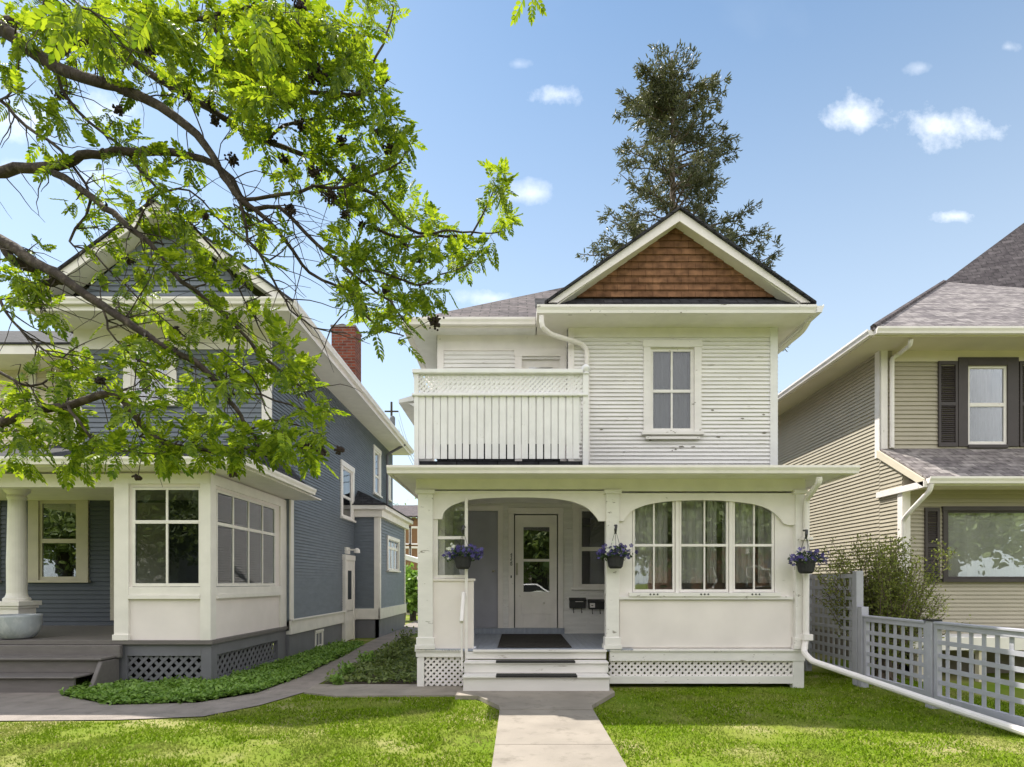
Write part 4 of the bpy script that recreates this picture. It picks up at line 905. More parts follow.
basket(806, 561.5, 'hanging basket of purple flowers on the right corner post beside the trellis fence', 7.66, 18, 3, None)

# bowl planter on blue steps
def bowl():
    c = (X(17,8.3),8.3,.64); prof = [(.15,0),(.21,.03),(.27,.12),(.292,.22),(.288,.32),(.292,.35),(.262,.35),(.255,.28)]
    o = thing('planter_bowl', 'large glazed grey ceramic bowl planter on the top step of the blue house', 'planter', c)
    MB().lathe(c, prof, 32).build('bowl', m_bowl, o, smooth=True)
    MB().lathe((c[0],c[1],c[2]),[(.25,.26),(.25,.29),(.01,.30)],24).build('soil', m_soil, o)
bowl()

# trellis fence
def fence():
    FX = 4.80; L_ = left(FX)
    o = thing('trellis_fence', 'grey painted square trellis fence with one tall panel by the white house', 'fence', (FX, 7, 0))
    def fence_post(y, z0, z1, cap=False, nm='fence_post'):
        p = MB().box(FX-.05,FX+.05,y-.05,y+.05,z0,z1).build(nm, m_lat, o, bevel=.006)
        if cap: MB().box(FX-.065,FX+.065,y-.065,y+.065,z1,z1+.02).build('post_cap', m_darkmet, p)
    def panel(y0, y1, z0, z1, pitch, bw):
        b = MB(); b.fb(L_, y0,y1,z1-.06,z1,-.03,.03); b.fb(L_, y0,y1,z0,z0+.09,-.03,.03); b.fb(L_, y0,y0+.05,z0+.09,z1-.06,-.03,.03); b.fb(L_, y1-.05,y1,z0+.09,z1-.06,-.03,.03)
        b.build('panel_frame', m_lat, o, bevel=.004)
        g = MB(); n = round((y1-y0)/pitch)
        for k in range(1, n): y = y0+(y1-y0)*k/n; g.fb(L_, y-bw/2,y+bw/2,z0+.08,z1-.05,-.010,-.001)
        m_ = round((z1-z0-.15)/pitch)
        for k in range(1, m_): z = z0+.09+(z1-z0-.15)*k/m_; g.fb(L_, y0+.04,y1-.04,z-bw/2,z+bw/2,.0,.009)
        g.build('trellis', m_lat, o)
    fence_post(9.45,0,1.60); fence_post(8.05,0,1.62)
    panel(8.10,9.40,.12,1.58,.145,.05)
    fence_post(7.93,.0,1.12)
    fence_post(6.60,0,1.01,True)
    panel(6.66,7.87,.10,.98,.155,.05)
    panel(4.55,6.54,.08,.985,.165,.05)
    MB().fb(L_,4.55,6.52,.985,1.01,-.05,.05).fb(L_,6.67,7.87,.98,1.005,-.05,.05).build('cap_rail', m_lat, o, bevel=.004)
    fence_post(4.5,0,1.02,True)
fence()

# neighbour's bench-like white planter rail behind the fence
def bin_():
    c = px(397,626,18.6); x, y = c.x, 18.6
    o = thing('garbage_bin', 'black wheeled garbage bin standing by the bay of the blue house', 'bin', (x,y,0))
    MB().hexa([(x-.22,y-.22,.05),(x+.22,y-.22,.05),(x+.22,y+.22,.05),(x-.22,y+.22,.05),(x-.28,y-.28,.75),(x+.28,y-.28,.75),(x+.28,y+.28,.75),(x-.28,y+.28,.75)]).build('body', m_darkmet, o, bevel=.02)
    MB().box(x-.3,x+.3,y-.32,y+.3,.75,.80).build('lid', m_darkmet, o, bevel=.015)
    for s in (-1,1): MB().tube([(x+s*.2,y-.24,.08),(x+s*.26,y-.24,.08)],.08,12).build('wheel', m_black, o)
bin_()
def white_ramp():
    # low white board deck seen through the trellis
    o = thing('low_deck', 'low deck edge with white boards seen through the trellis in front of the tan house', 'deck', (7.5,8.3,0))
    MB().box(5.75,9.5,8.30,8.34,.47,.66).build('edge_board', m_white, o, bevel=.004)
    MB().box(5.75,9.5,8.34,9.1,.60,.64).build('deck_top', m_trimw, o)
    for x in (5.85,6.75,7.6,8.6): MB().box(x,x+.09,8.345,8.42,0,.598).build('leg', m_tanw, o)
white_ramp()
def pole():
    Y = 32; x = X(391.5,Y); o = thing('utility_pole', 'thin utility pole with wires in the gap between the houses', 'utility pole', (x,Y,0))
    MB().tube([(x,Y,0),(x,Y,Z(402,Y))],[.08,.06],8).build('pole', m_bark, o)
    MB().box(x-.38,x+.38,Y-.04,Y+.04,Z(412,Y),Z(410.8,Y)).build('crossarm', m_bark, o)
    MB().lathe((x+.1,Y-.2,Z(428,Y)),[(.12,0),(.15,.1),(.15,.5),(.1,.6)],10).build('transformer', m_grey, o)
    for k in range(3):
        a = Vector((x+.4,Y,Z(411+k*9,Y))); b = Vector((X(430,16)+k*.1,16,Z(470+k*6,16)-.3)); P = [a.lerp(b,t/8)-Vector((0,0,.5*math.sin(math.pi*t/8))) for t in range(9)]
        MB().tube(P,.012,4).build('wire', m_darkmet, o)
pole()
def far_house():
    Y = 34; T = front(Y); o = thing('far_house', 'distant brown house with white windows seen between the blue and white houses', 'house', (X(410,Y),Y,0))
    a, b = X(370,Y), X(440,Y)
    MB().box(a,b,Y,Y+6,0,Z(518,Y)).build('wall', mat('brown_wall',(.22,.12,.06),.8,.1), o)
    MB().prism([(a-.4,Y-.3,Z(518,Y)),(b+.4,Y-.3,Z(518,Y)),(b+.4,Y+3,Z(500,Y)),(a-.4,Y+3,Z(500,Y))],(0,0,.1)).build('roof', m_shing, o)
    for (x0,x1,y0,y1) in ((403,409.5,528,544),(411,418,528,544),(403,409.5,548,558),(411,418,548,558)):
        window(o, T, X(x0,Y),X(x1,Y),Z(y1,Y),Z(y0,Y), cas=.1, mc=m_white, mf=m_white, room=False, curtain_or_dark=m_room)
    g = thing('far_garage', 'low grey roofed garage in the gap behind the blue house', 'garage', (X(410,26),26,0))
    MB().box(X(400,26),X(455,26),26,30,0,1.9).build('wall', m_tanw, g)
    MB().prism([(X(396,25.7),25.7,Z(557,25.7)),(X(460,25.7),25.7,Z(575,25.7)),(X(460,25.7),25.7,Z(571,25.7)),(X(396,25.7),25.7,Z(552,25.7))],(0,4.5,0)).build('roof', m_trimw, g)
    MB().box(X(407,26),X(430,26),25.95,26,.1,Z(573,26)).build('door', m_darkmet, g)
far_house()

# ================================================================== VEGETATION
def inpoly(P, poly):
    x, y = P[:,0], P[:,1]; c = np.zeros(len(P), bool); n = len(poly)
    for i in range(n):
        x1,y1 = poly[i]; x2,y2 = poly[(i+1)%n]
        k = ((y1 > y) != (y2 > y)) & (x < (x2-x1)*(y-y1)/(y2-y1+1e-12)+x1); c ^= k
    return c
def sample(poly, n, r=rng):
    a = np.array(poly); lo, hi = a.min(0), a.max(0); out = np.zeros((0,2))
    while len(out) < n:
        P = r.uniform(lo,hi,(n*2,2)); out = np.vstack([out, P[inpoly(P,poly)]])
    return out[:n]
def lawn():
    LL = [(-7.5,2.5),(-.20,2.5),(-.21,6.45),(-.55,7.03),(-.8,7.06),(-.8,7.24),(-2.3,7.18),(-2.80,7.42),(-3.0,6.68),(-3.36,6.08),(-4.2,5.94),(-7.5,5.84)]
    RL = [(.84,2.5),(5.9,2.5),(5.9,9.2),(4.1,9.2),(4.1,7.9),(1.30,7.85),(1.28,7.3),(.85,6.5)]
    def grow(n, poly, seed):
        r = np.random.default_rng(seed); P = sample(poly, n, r)+r.normal(0,.014,(n,2))
        # thin dry spots
        keep = np.array([mnoise.noise(Vector((x*1.1+3,y*1.1,0)))+.5*mnoise.noise(Vector((x*3.7,y*3.7,5))) for x,y in P])
        dry = keep > .27
        m = (~dry) | (r.uniform(size=len(P)) < .3)
        return P[m], keep[m]
    Pl, kl = grow(125000, LL, 1); Pr, kr = grow(110000, RL, 2)
    P = np.vstack([Pl,Pr]); kk = np.concatenate([kl,kr]); n = len(P); r = np.random.default_rng(5)
    pos = np.column_stack([P, np.full(n,.0)]); d = np.column_stack([r.normal(0,1.4,n), r.normal(0,1.4,n), np.ones(n)])
    tv = [(-.0035,0,0),(.0035,0,0),(.002,.6,.06),(-.002,.6,.06),(0,1,.2)]; tv = [(a*1.5,b*.027,c*.03) for a,b,c in tv]; tf = [(0,1,2,3),(3,2,4)]
    up = np.column_stack([r.normal(0,.35,n), r.normal(0,.35,n), np.ones(n)])
    sc = r.uniform(.6,1.35,n)*(1+.35*np.array([mnoise.noise(Vector((x*2,y*2,9))) for x,y in P]))
    m = bpy.data.materials.new('grass_blade'); m.use_nodes = True; nt = m.node_tree; nt.nodes.clear(); N = nt.nodes.new; L = nt.links.new
    o = N('ShaderNodeOutputMaterial'); g = N('ShaderNodeNewGeometry'); ra = N('ShaderNodeValToRGB'); L(g.outputs['Random Per Island'], ra.inputs[0]); e = ra.color_ramp.elements
    e[0].color = (.105,.185,.008,1); e[1].position = 1; e[1].color = (.2,.3,.02,1); q = e.new(.93); q.color = (.235,.335,.022,1); e[-1].color = (.50,.44,.20,1)
    tc = N('ShaderNodeTexCoord'); nz = N('ShaderNodeTexNoise'); nz.inputs['Scale'].default_value = 1.3; nz.inputs['Detail'].default_value = 7; L(tc.outputs['Object'], nz.inputs['Vector'])
    rb = N('ShaderNodeValToRGB'); rb.color_ramp.elements[0].position = .50; rb.color_ramp.elements[1].position = .72; L(nz.outputs['Fac'], rb.inputs[0])
    mu = N('ShaderNodeMath'); mu.operation = 'MULTIPLY'; mu.inputs[1].default_value = .7; L(rb.outputs[0], mu.inputs[0])
    mx = N('ShaderNodeMixRGB'); L(mu.outputs[0], mx.inputs[0]); L(ra.outputs[0], mx.inputs[1]); mx.inputs[2].default_value = (.38,.36,.13,1)
    d1 = N('ShaderNodeBsdfDiffuse'); t1 = N('ShaderNodeBsdfTranslucent'); L(mx.outputs[0], d1.inputs[0]); L(mx.outputs[0], t1.inputs[0]); ms = N('ShaderNodeMixShader'); ms.inputs[0].default_value = .25
    L(d1.outputs[0], ms.inputs[1]); L(t1.outputs[0], ms.inputs[2]); L(ms.outputs[0], o.inputs[0])
    bulk('lawn_grass', tv, tf, rotmats(d, up, sc), pos, m, kind='stuff', label='short mown lawn grass with dry patches on both sides of the concrete walk', category='grass')
lawn()
def cover(name, poly, n, m, h, l, label, seed, cat):
    r = np.random.default_rng(seed); P = sample(poly, n, r)+r.normal(0,.035,(n,2))
    hh = h*(.55+.6*np.array([mnoise.noise(Vector((x*2.6,y*2.6,seed))) for x,y in P]).clip(-.6,1))*r.uniform(.1,1.15,n)*np.where(r.uniform(size=n)<.04,1.6,1)
    pos = np.column_stack([P, hh.clip(.005)]); tv, tf = ell(0,l,l*.6,l*.12)
    d = np.column_stack([r.normal(0,1,n),r.normal(0,1,n),r.normal(.35,.4,n)]); up = np.column_stack([r.normal(0,.3,n),r.normal(0,.3,n),np.ones(n)])
    bulk(name, tv, tf, rotmats(d, up, r.uniform(.6,1.3,n)), pos, m, kind='stuff', label=label, category=cat)
cover('ground_cover', COVER, 30000, m_cover, .11, .055, 'low green ground cover along the skirt of the blue house', 3, 'ground cover')
cover('bed_plants', [(a+.03 if a < -2 else a, b+.03) for a,b in BED], 9000, m_weed, .16, .06, 'sparse weedy plants in the soil bed left of the white porch', 4, 'bed plants')

def small_plant(x, y, h, n, lab, seed, m=m_cover, grp='leafy plants in the bed between the houses'):
    r = np.random.default_rng(seed); o = thing('leafy_plant', lab, 'plant', (x,y,0), grp)
    b = MB(); pos = []; 
    for k in range(7):
        a = r.uniform(0,6.28); t = Vector((math.cos(a)*h*.45, math.sin(a)*h*.45, h*r.uniform(.6,1))); b.tube([(x,y,0),Vector((x,y,0))+t*.5+Vector((0,0,.04)),Vector((x,y,0))+t],.004,4)
        for j in range(n//7): pos.append(np.array(Vector((x,y,0))+t*r.uniform(.2,1))+r.normal(0,.04*h/.3,3))
    b.build('stem', m_bark, o); pos = np.array(pos); pos[:,2] = np.abs(pos[:,2]); tv, tf = ell(0,.06,.035,.008)
    bulk('leaves', tv, tf, rotmats(r.normal(size=(len(pos),3))+[0,0,.4],scale=r.uniform(.6,1.3,len(pos))), pos, m, o)
for (a, b_, h, n, lab, sd) in ((345,678,.22,260,'light green low plant at the path side of the bed',11),(392,664,.36,300,'taller dark green plant near the white porch corner',12),(404,650,.42,300,'bushy plant at the back of the bed beside the white house',13),(366,668,.26,240,'middle green clump in the soil bed',14),(337,686,.14,160,'lowest green clump at the front corner of the bed',15)):
    g_ = grd(a,b_); small_plant(g_[0],g_[1],h,n,lab,sd,m_cover if sd in (11,15,14) else m_weed)

# generic far tree
def far_tree(name, base, h, w, n, label, seed, m, leaf=.22):
    r = np.random.default_rng(seed); base = Vector(base); o = thing(name, label, 'tree', base, None)
    MB().tube([base, base+Vector((0,0,h*.5)), base+Vector((.1,0,h*.85))],[w*.08,w*.05,w*.02],7).build('trunk', m_bark, o)
    C_ = r.normal(size=(14,3)); C_ /= np.linalg.norm(C_,axis=1)[:,None]; C_ = C_*r.uniform(.3,1,14)[:,None]*np.array([w*.4,w*.4,h*.3])+np.array(base)+[0,0,h*.62]
    k = r.integers(0,14,n); pos = C_[k]+r.normal(0,1,(n,3))*np.array([w*.13,w*.13,h*.09]); tv, tf = ell(0,leaf,leaf*.63,leaf*.13)
    bulk('crown', tv, tf, rotmats(r.normal(size=(n,3)),scale=r.uniform(.5,1.2,n)), pos, m, o)
m_far = leafmat('far_leaf', (.13,.17,.06), (.28,.33,.13), .35)
far_tree('broadleaf_tree', (X(408,40),40,0), 7.2, 5, 4500, 'leafy green tree behind the brown house in the gap', 21, m_far)
far_tree('shrubby_tree', (X(413,22),22,0), 2.0, 1.7, 2200, 'bright green bush in the gap beside the path', 22, m_cover)

ordn = ('first','second','third','fourth','fifth','sixth','seventh','eighth','ninth')
for k, (tx, ty, th, tw_) in enumerate(((-34,-21,9,11),(-25,-20,9.5,11),(-16,-19,8.5,10),(-7.5,-21,9.5,10),(1.5,-20,9,10),(10,-19,8.5,10),(19,-20,9.5,11),(28,-19,9,11),(37,-21,9.5,11))):
    far_tree('street_tree', (tx,ty,0), th, tw_, 9000, 'tall leafy street tree across the road, %s of the row from the left' % ordn[k], 60+k, m_far, leaf=.40)

def across_house(x, lab, m_):
    Y = -24; o = thing('house_across_street', lab, 'house', (x,Y,0)); T = Fr((x,Y,0),(1,0,0),(0,1,0))
    MB().fb(T,-4,4,0,5.6,-8,0).clap(T,(-4,4),.6,5.6,.12).build('wall', m_, o)
    MB().prism([T(-4.6,5.5,.5),T(4.6,5.5,.5),T(0,9,.5)],(0,-9,0)).build('roof', m_shing, o)
    for a in (-3,1): 
        for c in (1.2,3.7): window(o, T, a,a+1.6,c,c+1.3, mc=m_white, mf=m_white, room=False, curtain_or_dark=m_room, rows=[c+.65])
across_house(-28,'pale house across the road behind the leftmost street trees',m_cream); across_house(-18,'blue house across the road left of the middle',m_blue); across_house(15,'brown shingled house across the road',m_wood); across_house(26,'white house across the road far to the right',m_siding)
across_house(-8,'pale house across the road nearest the white parked car',m_cream); across_house(4,'tan house across the road behind the middle street trees',m_tan)
def parked_car():
    o = thing('parked_car','white car parked on the road opposite the walk','car',(0,-6.2,0)); b = MB(); y0, y1 = -7.1, -5.3
    prof = [(-2.2,.35),(-2.25,.7),(-2.1,.92),(-1.2,1.0),(-.6,1.42),(.8,1.45),(1.5,1.05),(2.15,.98),(2.25,.6),(2.2,.35)]
    b.prism([(x,y0,z) for x,z in prof],(0,y1-y0,0)).build('body', m_white, o, bevel=.05)
    MB().prism([(x,y1+.003,z) for x,z in ((-1.1,1.0),(-.55,1.36),(.1,1.38),(.1,1.0))],(0,.006,0)).build('window', m_darkmet, o)
    MB().prism([(x,y1+.003,z) for x,z in ((.2,1.0),(.2,1.38),(.75,1.38),(1.3,1.03))],(0,.006,0)).build('window', m_darkmet, o)
    for x in (-1.45,1.4):
        for y in (y0+.1,y1-.1): MB().tube([(x,y-.11,.34),(x,y+.13,.34)],.34,18).build('wheel', m_black, o)
parked_car()

def conifer():
    r = np.random.default_rng(33); Y = 22; s = Y/F; bx = X(672,Y); o = thing('conifer_tree', 'tall dark ragged conifer rising behind the white house gable', 'tree', (bx,Y,0))
    top = Z(46,Y); P = [(bx,Y,0),(bx-.05,Y,8),(bx+.03,Y,14),(bx+.02,Y,18),(bx,Y,top-.4)]
    MB().tube(P,[.34,.26,.15,.08,.02],10).build('trunk', m_barkC, o, smooth=True)
    prof = [(46,6),(60,32),(75,42),(95,52),(120,62),(150,68),(180,72),(210,84),(240,98),(270,112),(310,126),(350,130),(400,122),(440,116)]
    def wid(z): return float(np.interp(HY-(z-CZ)/s, [p[0] for p in prof], [p[1] for p in prof]))*s
    b = MB(); pos = []; dr = []; sc = []
    z = 6.5
    while z < top-1.5:
        nb = 5 if z < top-3 else 7
        for k in range(nb):
            a = r.uniform(0,2*math.pi); ln = wid(z)*r.uniform(.42,.93)
            if r.uniform() < .10: ln *= .5
            d0 = Vector((math.cos(a),math.sin(a),0)); pts = []; q = Vector((bx,Y,z))
            up = .35 if z > top-3 else r.uniform(-.05,.2); m_ = 9
            for j in range(m_):
                t = j/(m_-1); pts.append(q+d0*ln*t+Vector((0,0,ln*(up*t-.28*t*t+.25*t**3)))+Vector(r.normal(0,.03,3)))
            b.tube(pts,[.045*(1-.8*j/(m_-1))*(ln/3+.2) for j in range(m_)],5,cap=False)
            cn = int(3+ln*(5.2 if z > top-3.5 else 4.4))
            for c in range(cn):
                t = r.uniform(.15 if z > top-4 else .42,1)**.75; j = min(int(t*(m_-1)),m_-2); f = t*(m_-1)-j; p = pts[j].lerp(pts[j+1],f)
                off = r.normal(0,.14,3)*np.array([1,1,.6])*(1.15-.3*t); cp = np.array(p)+off
                nn = r.integers(12,20)
                for _ in range(nn): pos.append(cp+r.normal(0,.058,3)); dd = np.array(d0)*.6+r.normal(0,.6,3)+off*2; dd[2] -= .1; dr.append(dd); sc.append(r.uniform(.6,1.35))
        z += r.uniform(.20,.34) if z < top-3 else .16
    b.build('branches', m_barkC, o, rec=False)
    tv = [(0,0,0),(.020,.04,.01),(.016,.12,0),(0,.17,0),(-.016,.12,0),(-.020,.04,.01)]; tf = [(0,1,2,3),(0,3,4,5)]
    bulk('crown', tv, tf, rotmats(np.array(dr),scale=np.array(sc)), np.array(pos), m_needle, o)
conifer()

def shrub():
    r = np.random.default_rng(44); bx, by = 5.42, 8.45; o = thing('shrub', 'olive green twiggy shrub behind the trellis beside the tan house', 'shrub', (bx,by,0))
    b = MB(); pos = []; dr = []
    for k in range(150):
        a = r.uniform(0,2*math.pi); ln = r.uniform(1.2,2.3); sp = r.uniform(.1,.9)*(1 if r.uniform() < .8 else 1.25)
        if math.cos(a) > .5 and r.uniform() < .5: ln *= .85
        pts = [Vector((bx+r.normal(0,.08),by+r.normal(0,.08),0))]; m_ = 9
        dx, dy = math.cos(a)*sp, math.sin(a)*sp*.6
        for j in range(1,m_): t = j/(m_-1); pts.append(Vector((bx+dx*t*1.15+r.normal(0,.03), by+dy*t*1.2+r.normal(0,.03), ln*t*(1-.13*sp*t))))
        b.tube(pts,[.011*(1-.75*j/(m_-1)) for j in range(m_)],5,cap=False)
        for c in range(int(ln*34)):
            t = r.uniform(.22,1); j = min(int(t*(m_-1)),m_-2); p = pts[j].lerp(pts[j+1],t*(m_-1)-j); e = Vector(r.normal(0,1,3)).normalized()*r.uniform(.02,.17)
            if c % 3 == 0: b.tube([p,p+e],.002,3,cap=False)
            for _ in range(3): pos.append(np.array(p+e*r.uniform(.3,1))+r.normal(0,.02,3)); dr.append(r.normal(0,1,3)+[0,0,.4])
    b.build('stems', m_barkC, o, rec=False); tv, tf = ell(0,.04,.018,.003); n = len(pos)
    bulk('leaves', tv, tf, rotmats(np.array(dr),scale=r.uniform(.6,1.3,n)), np.array(pos), m_shrub, o)
shrub()

# ---- the foreground rowan whose branches reach in from the left
def rowan():
    r = np.random.default_rng(11)
    TB_ = Vector((-4.3,3.3,0)); o = thing('rowan_tree', 'leafy rowan branches with dried berry clusters reaching in from the upper left', 'tree', TB_)
    # main skeleton in (px, py, depth) with radii in px at that depth
    br = [
     ([(-220,60,3.3),(-60,8,3.1),(0,27,3.0),(47,62,2.95),(94,81,2.9),(125,91,2.9),(175,116,2.85),(205,145,2.8),(222,175,2.8),(240,200,2.8),(262,215,2.8),(285,240,2.85),(310,274,2.9),(342,289,2.9),(361,313,2.9),(385,330,2.95),(404,336,3.0)],[17,12,9.5,8,7,6.5,6,5,4,3.5,3,2.4,2,1.8,1.5,1.2,.8]),
     ([(-220,60,3.3),(-60,40,3.3),(0,22,3.25),(60,28,3.2),(110,48,3.2),(160,80,3.2),(210,110,3.2),(260,140,3.2),(320,160,3.2),(352,186,3.2),(374,194,3.2),(402,225,3.2),(427,233,3.2),(455,236,3.2),(471,234,3.2),(487,206,3.2),(496,188,3.2)],[14,8,7,6,5,4.5,4,3.4,2.8,2.5,2.2,2,1.8,1.6,1.5,1.1,.7]),
     ([(-220,190,3.4),(-60,180,3.2),(0,170,3.1),(47,167,3.05),(75,160,3.0),(100,153,3.0),(156,151,3.0),(203,159,2.95),(231,180,2.9),(250,210,2.9),(279,207,2.9),(318,246,2.9),(353,274,2.9),(377,293,2.9),(396,309,2.9),(412,330,2.9)],[11,8,7,6.5,5.5,5.3,5,4.6,4,3,2.6,2.3,2,1.7,1.4,.9]),
     ([(47,167,3.05),(75,185,3.0),(103,206,2.9),(134,231,2.85),(150,244,2.8),(183,281,2.8),(217,308,2.8),(260,352,2.8),(285,375,2.8),(310,392,2.8)],[5,4.5,4.3,4,3.5,3,2.6,2.1,1.6,1]),
     ([(-220,190,3.4),(-60,215,3.0),(0,240,2.8),(34,262,2.75),(68,281,2.7),(102,305,2.65),(136,328,2.6),(170,349,2.6),(203,369,2.6),(224,396,2.6),(240,415,2.6),(251,430,2.6),(262,450,2.6)],[9,8,7.5,7,6,5.5,5,4.5,4,3.4,2.6,2,1.2]),
     ([(0,240,2.8),(15,262,2.8),(45,268,2.85),(60,280,2.9),(45,284,2.9),(36,296,2.9),(38,306,2.95)],[6,6,6.5,6,5,4.5,3.5]),
     ([(-220,440,3.0),(-40,432,2.6),(0,423,2.5),(34,413,2.5),(68,404,2.5),(112,393,2.5),(125,402,2.5),(136,417,2.5),(148,432,2.5),(165,442,2.5),(183,446,2.5),(215,452,2.5),(245,450,2.5),(270,458,2.5)],[8,7,6.5,6,5.5,5,4.8,4.4,4,3.6,3,2.2,1.6,1]),
     ([(68,404,2.5),(85,430,2.45),(100,445,2.45),(130,452,2.45),(160,455,2.45)],[2.2,1.8,1.5,1.2,.8]),
     ([(205,145,2.8),(215,162,2.8),(216,100,2.8),(219,60,2.8),(240,67,2.8),(280,84,2.8),(318,94,2.8),(349,95,2.8),(376,91,2.8)][3:]+[], [3.6,3.4,3.1,2.6,2.2,1.4]),
     ([(47,62,2.95),(90,40,2.9),(150,30,2.85),(200,18,2.8),(217,30,2.8),(231,60,2.8),(260,75,2.8)],[4,3.6,3.4,3,2.9,2.7,2]),
     ([(349,95,2.8),(363,89,2.8),(377,56,2.75),(390,23,2.75),(394,5,2.75)],[1.8,1.7,1.5,1.1,.8]),
     ([(200,18,2.8),(250,8,2.7),(300,25,2.7),(340,40,2.7),(365,35,2.7)],[2.6,2.2,1.9,1.5,1]),
     ([(240,200,2.8),(300,192,2.8),(345,184,2.85),(390,170,2.9),(410,150,2.9)],[2.5,2.1,1.8,1.4,.9]),
     ([(260,140,3.2),(300,120,3.2),(350,120,3.2),(390,128,3.2)],[2.2,1.9,1.5,1]),
     ([(369,227,3.1),(408,238,3.1),(443,231,3.1),(470,233,3.15),(500,232,3.15)],[2,1.8,1.5,1.2,.7]),
     ([(353,274,2.9),(375,270,2.9),(420,285,2.95),(440,275,2.95),(475,262,3.0)],[1.7,1.5,1.3,1,.6]),
     ([(240,200,2.8),(250,240,2.8),(268,270,2.8),(285,300,2.8),(305,322,2.8),(330,330,2.8)],[2.2,1.9,1.6,1.3,1,.6]),
     ([(60,28,3.2),(58,75,3.2),(75,110,3.1),(120,145,3.05),(150,180,3.0),(185,215,3.0),(215,250,3.0),(240,290,3.0),(256,320,3.0)],[2.6,2.3,2.1,2,1.8,1.6,1.4,1.1,.7]),
     ([(0,100,3.1),(25,125,3.1),(60,150,3.05),(90,200,3.0),(70,240,2.95),(95,255,2.9),(140,300,2.9),(190,340,2.85)],[2.4,2.2,2,1.7,1.4,1.2,1,.7]),
     ([(102,305,2.65),(110,330,2.65),(130,355,2.65),(155,365,2.6)],[1.6,1.3,1,.7]),
     ([(0,300,2.7),(20,330,2.7),(45,350,2.7),(70,360,2.7)],[2,1.6,1.2,.8]),
     ([(-60,330,2.7),(0,372,2.6),(30,385,2.6),(60,372,2.6)],[3,2.2,1.6,1]),
     ([(134,231,2.85),(150,200,2.85),(190,190,2.85),(230,230,2.85),(270,260,2.85)],[1.6,1.4,1.2,1,.6]),
     ([(251,430,2.6),(270,420,2.6),(300,425,2.6),(325,440,2.6)],[1.6,1.2,.9,.6]),
     ([(224,396,2.6),(260,395,2.6),(300,410,2.6),(330,412,2.6)],[1.6,1.3,1,.6]),
     ([(-60,-40,2.2),(10,-20,2.0),(60,-6,1.9),(90,10,1.85)],[3,2,1.5,1]),
    ]
    # more arcing twigs, hanging to the lower right, traced from neighbouring limbs
    nodes = []
    trunk = MB(); base_pts = [(-4.3,3.3,0),(-4.22,3.3,.9),(-4.15,3.3,1.7),(-4.1,3.3,2.6),(-4.0,3.3,3.6),(-4.1,3.2,5.0)]
    trunk.tube(base_pts,[.20,.17,.155,.14,.12,.06],12); 
    lim = MB()
    for pts, rad in br:
        P = [px(a,b,c) for a,b,c in pts]; Rr = [q*.74*c/F for q, (a,b,c) in zip(rad, pts)]
        if pts[0][0] <= -200:  # join the trunk
            zt = P[0].z; P = [Vector((-4.12,3.3,zt-.35))]+P; Rr = [Rr[0]*1.1]+Rr; pts = [(-500,0,3.3)]+list(pts)
        # resample with small wiggle
        Q = []; RQ = []
        for i in range(len(P)-1):
            for k in range(3):
                t = k/3; p0 = P[max(i-1,0)]; p1 = P[i]; p2 = P[i+1]; p3 = P[min(i+2,len(P)-1)]
                q = .5*((2*p1)+(-p0+p2)*t+(2*p0-5*p1+4*p2-p3)*t*t+(-p0+3*p1-3*p2+p3)*t**3)
                Q.append(q+Vector(r.normal(0,.004,3)) if (k or i) else q); RQ.append(Rr[i]*(1-t)+Rr[i+1]*t)
        Q.append(P[-1]); RQ.append(Rr[-1]); lim.tube(Q, RQ, 8)
        for q, w in zip(Q, RQ): nodes.append((q, w))
    # random fine twigs off the limbs
    def proj(v): return (CX+v.x/v.y*F, HY-(v.z-CZ)/v.y*F)
    N0 = [(proj(q), q, w) for q, w in nodes if q.y > 1 and proj(q)[0] > -30]
    regions = [
     ([(0,0),(300,0),(330,60),(300,110),(150,100),(0,40)], 130),
     ([(230,0),(395,0),(383,90),(408,130),(425,190),(435,228),(400,232),(300,200),(220,90)], 170),
     ([(0,50),(130,110),(220,180),(300,240),(180,230),(60,180),(0,130)], 42),
     ([(380,190),(420,215),(495,228),(492,255),(470,285),(430,300),(405,345),(360,325),(330,260),(340,220)], 80),
     ([(472,165),(512,175),(516,215),(490,236),(474,205)], 12),
     ([(60,185),(190,200),(270,260),(280,330),(200,340),(110,300),(85,250)], 50),
     ([(90,330),(170,340),(280,350),(330,395),(335,435),(270,465),(150,435),(60,400),(40,350)], 78),
     ([(0,370),(60,380),(110,440),(60,468),(0,455)], 36),
     ([(60,430),(330,425),(325,462),(230,452),(100,465)], 48),
     ([(0,230),(50,250),(60,330),(0,300)], 16),
     ([(200,300),(290,330),(320,380),(250,370)], 18),
     ([(0,0),(220,0),(200,60),(60,60)], 40),
    ]
    tw = MB(); LP = []; LD = []; LS = []; LU = []
    def cluster(c, d, s=1.0):
        for k in range(r.integers(3,6)):
            a = Vector(r.normal(0,1,3)).normalized()*.8+d*.7+Vector((0,0,-.10)); LP.append(c+Vector(r.normal(0,.008,3))); LD.append(a.normalized()); LS.append(s*r.uniform(.6,1.15))
    allN = list(N0)
    pts = []
    for poly, n in regions: pts += [(p[0], p[1]) for p in sample(poly, int(n*1.1), r)]
    # nearest to the limbs first so later ones can grow from earlier twigs
    A = np.array([n[0] for n in allN])
    def near(p): return np.min(np.hypot(A[:,0]-p[0], A[:,1]-p[1]))
    pts.sort(key=near)
    NP = [n[0] for n in allN]
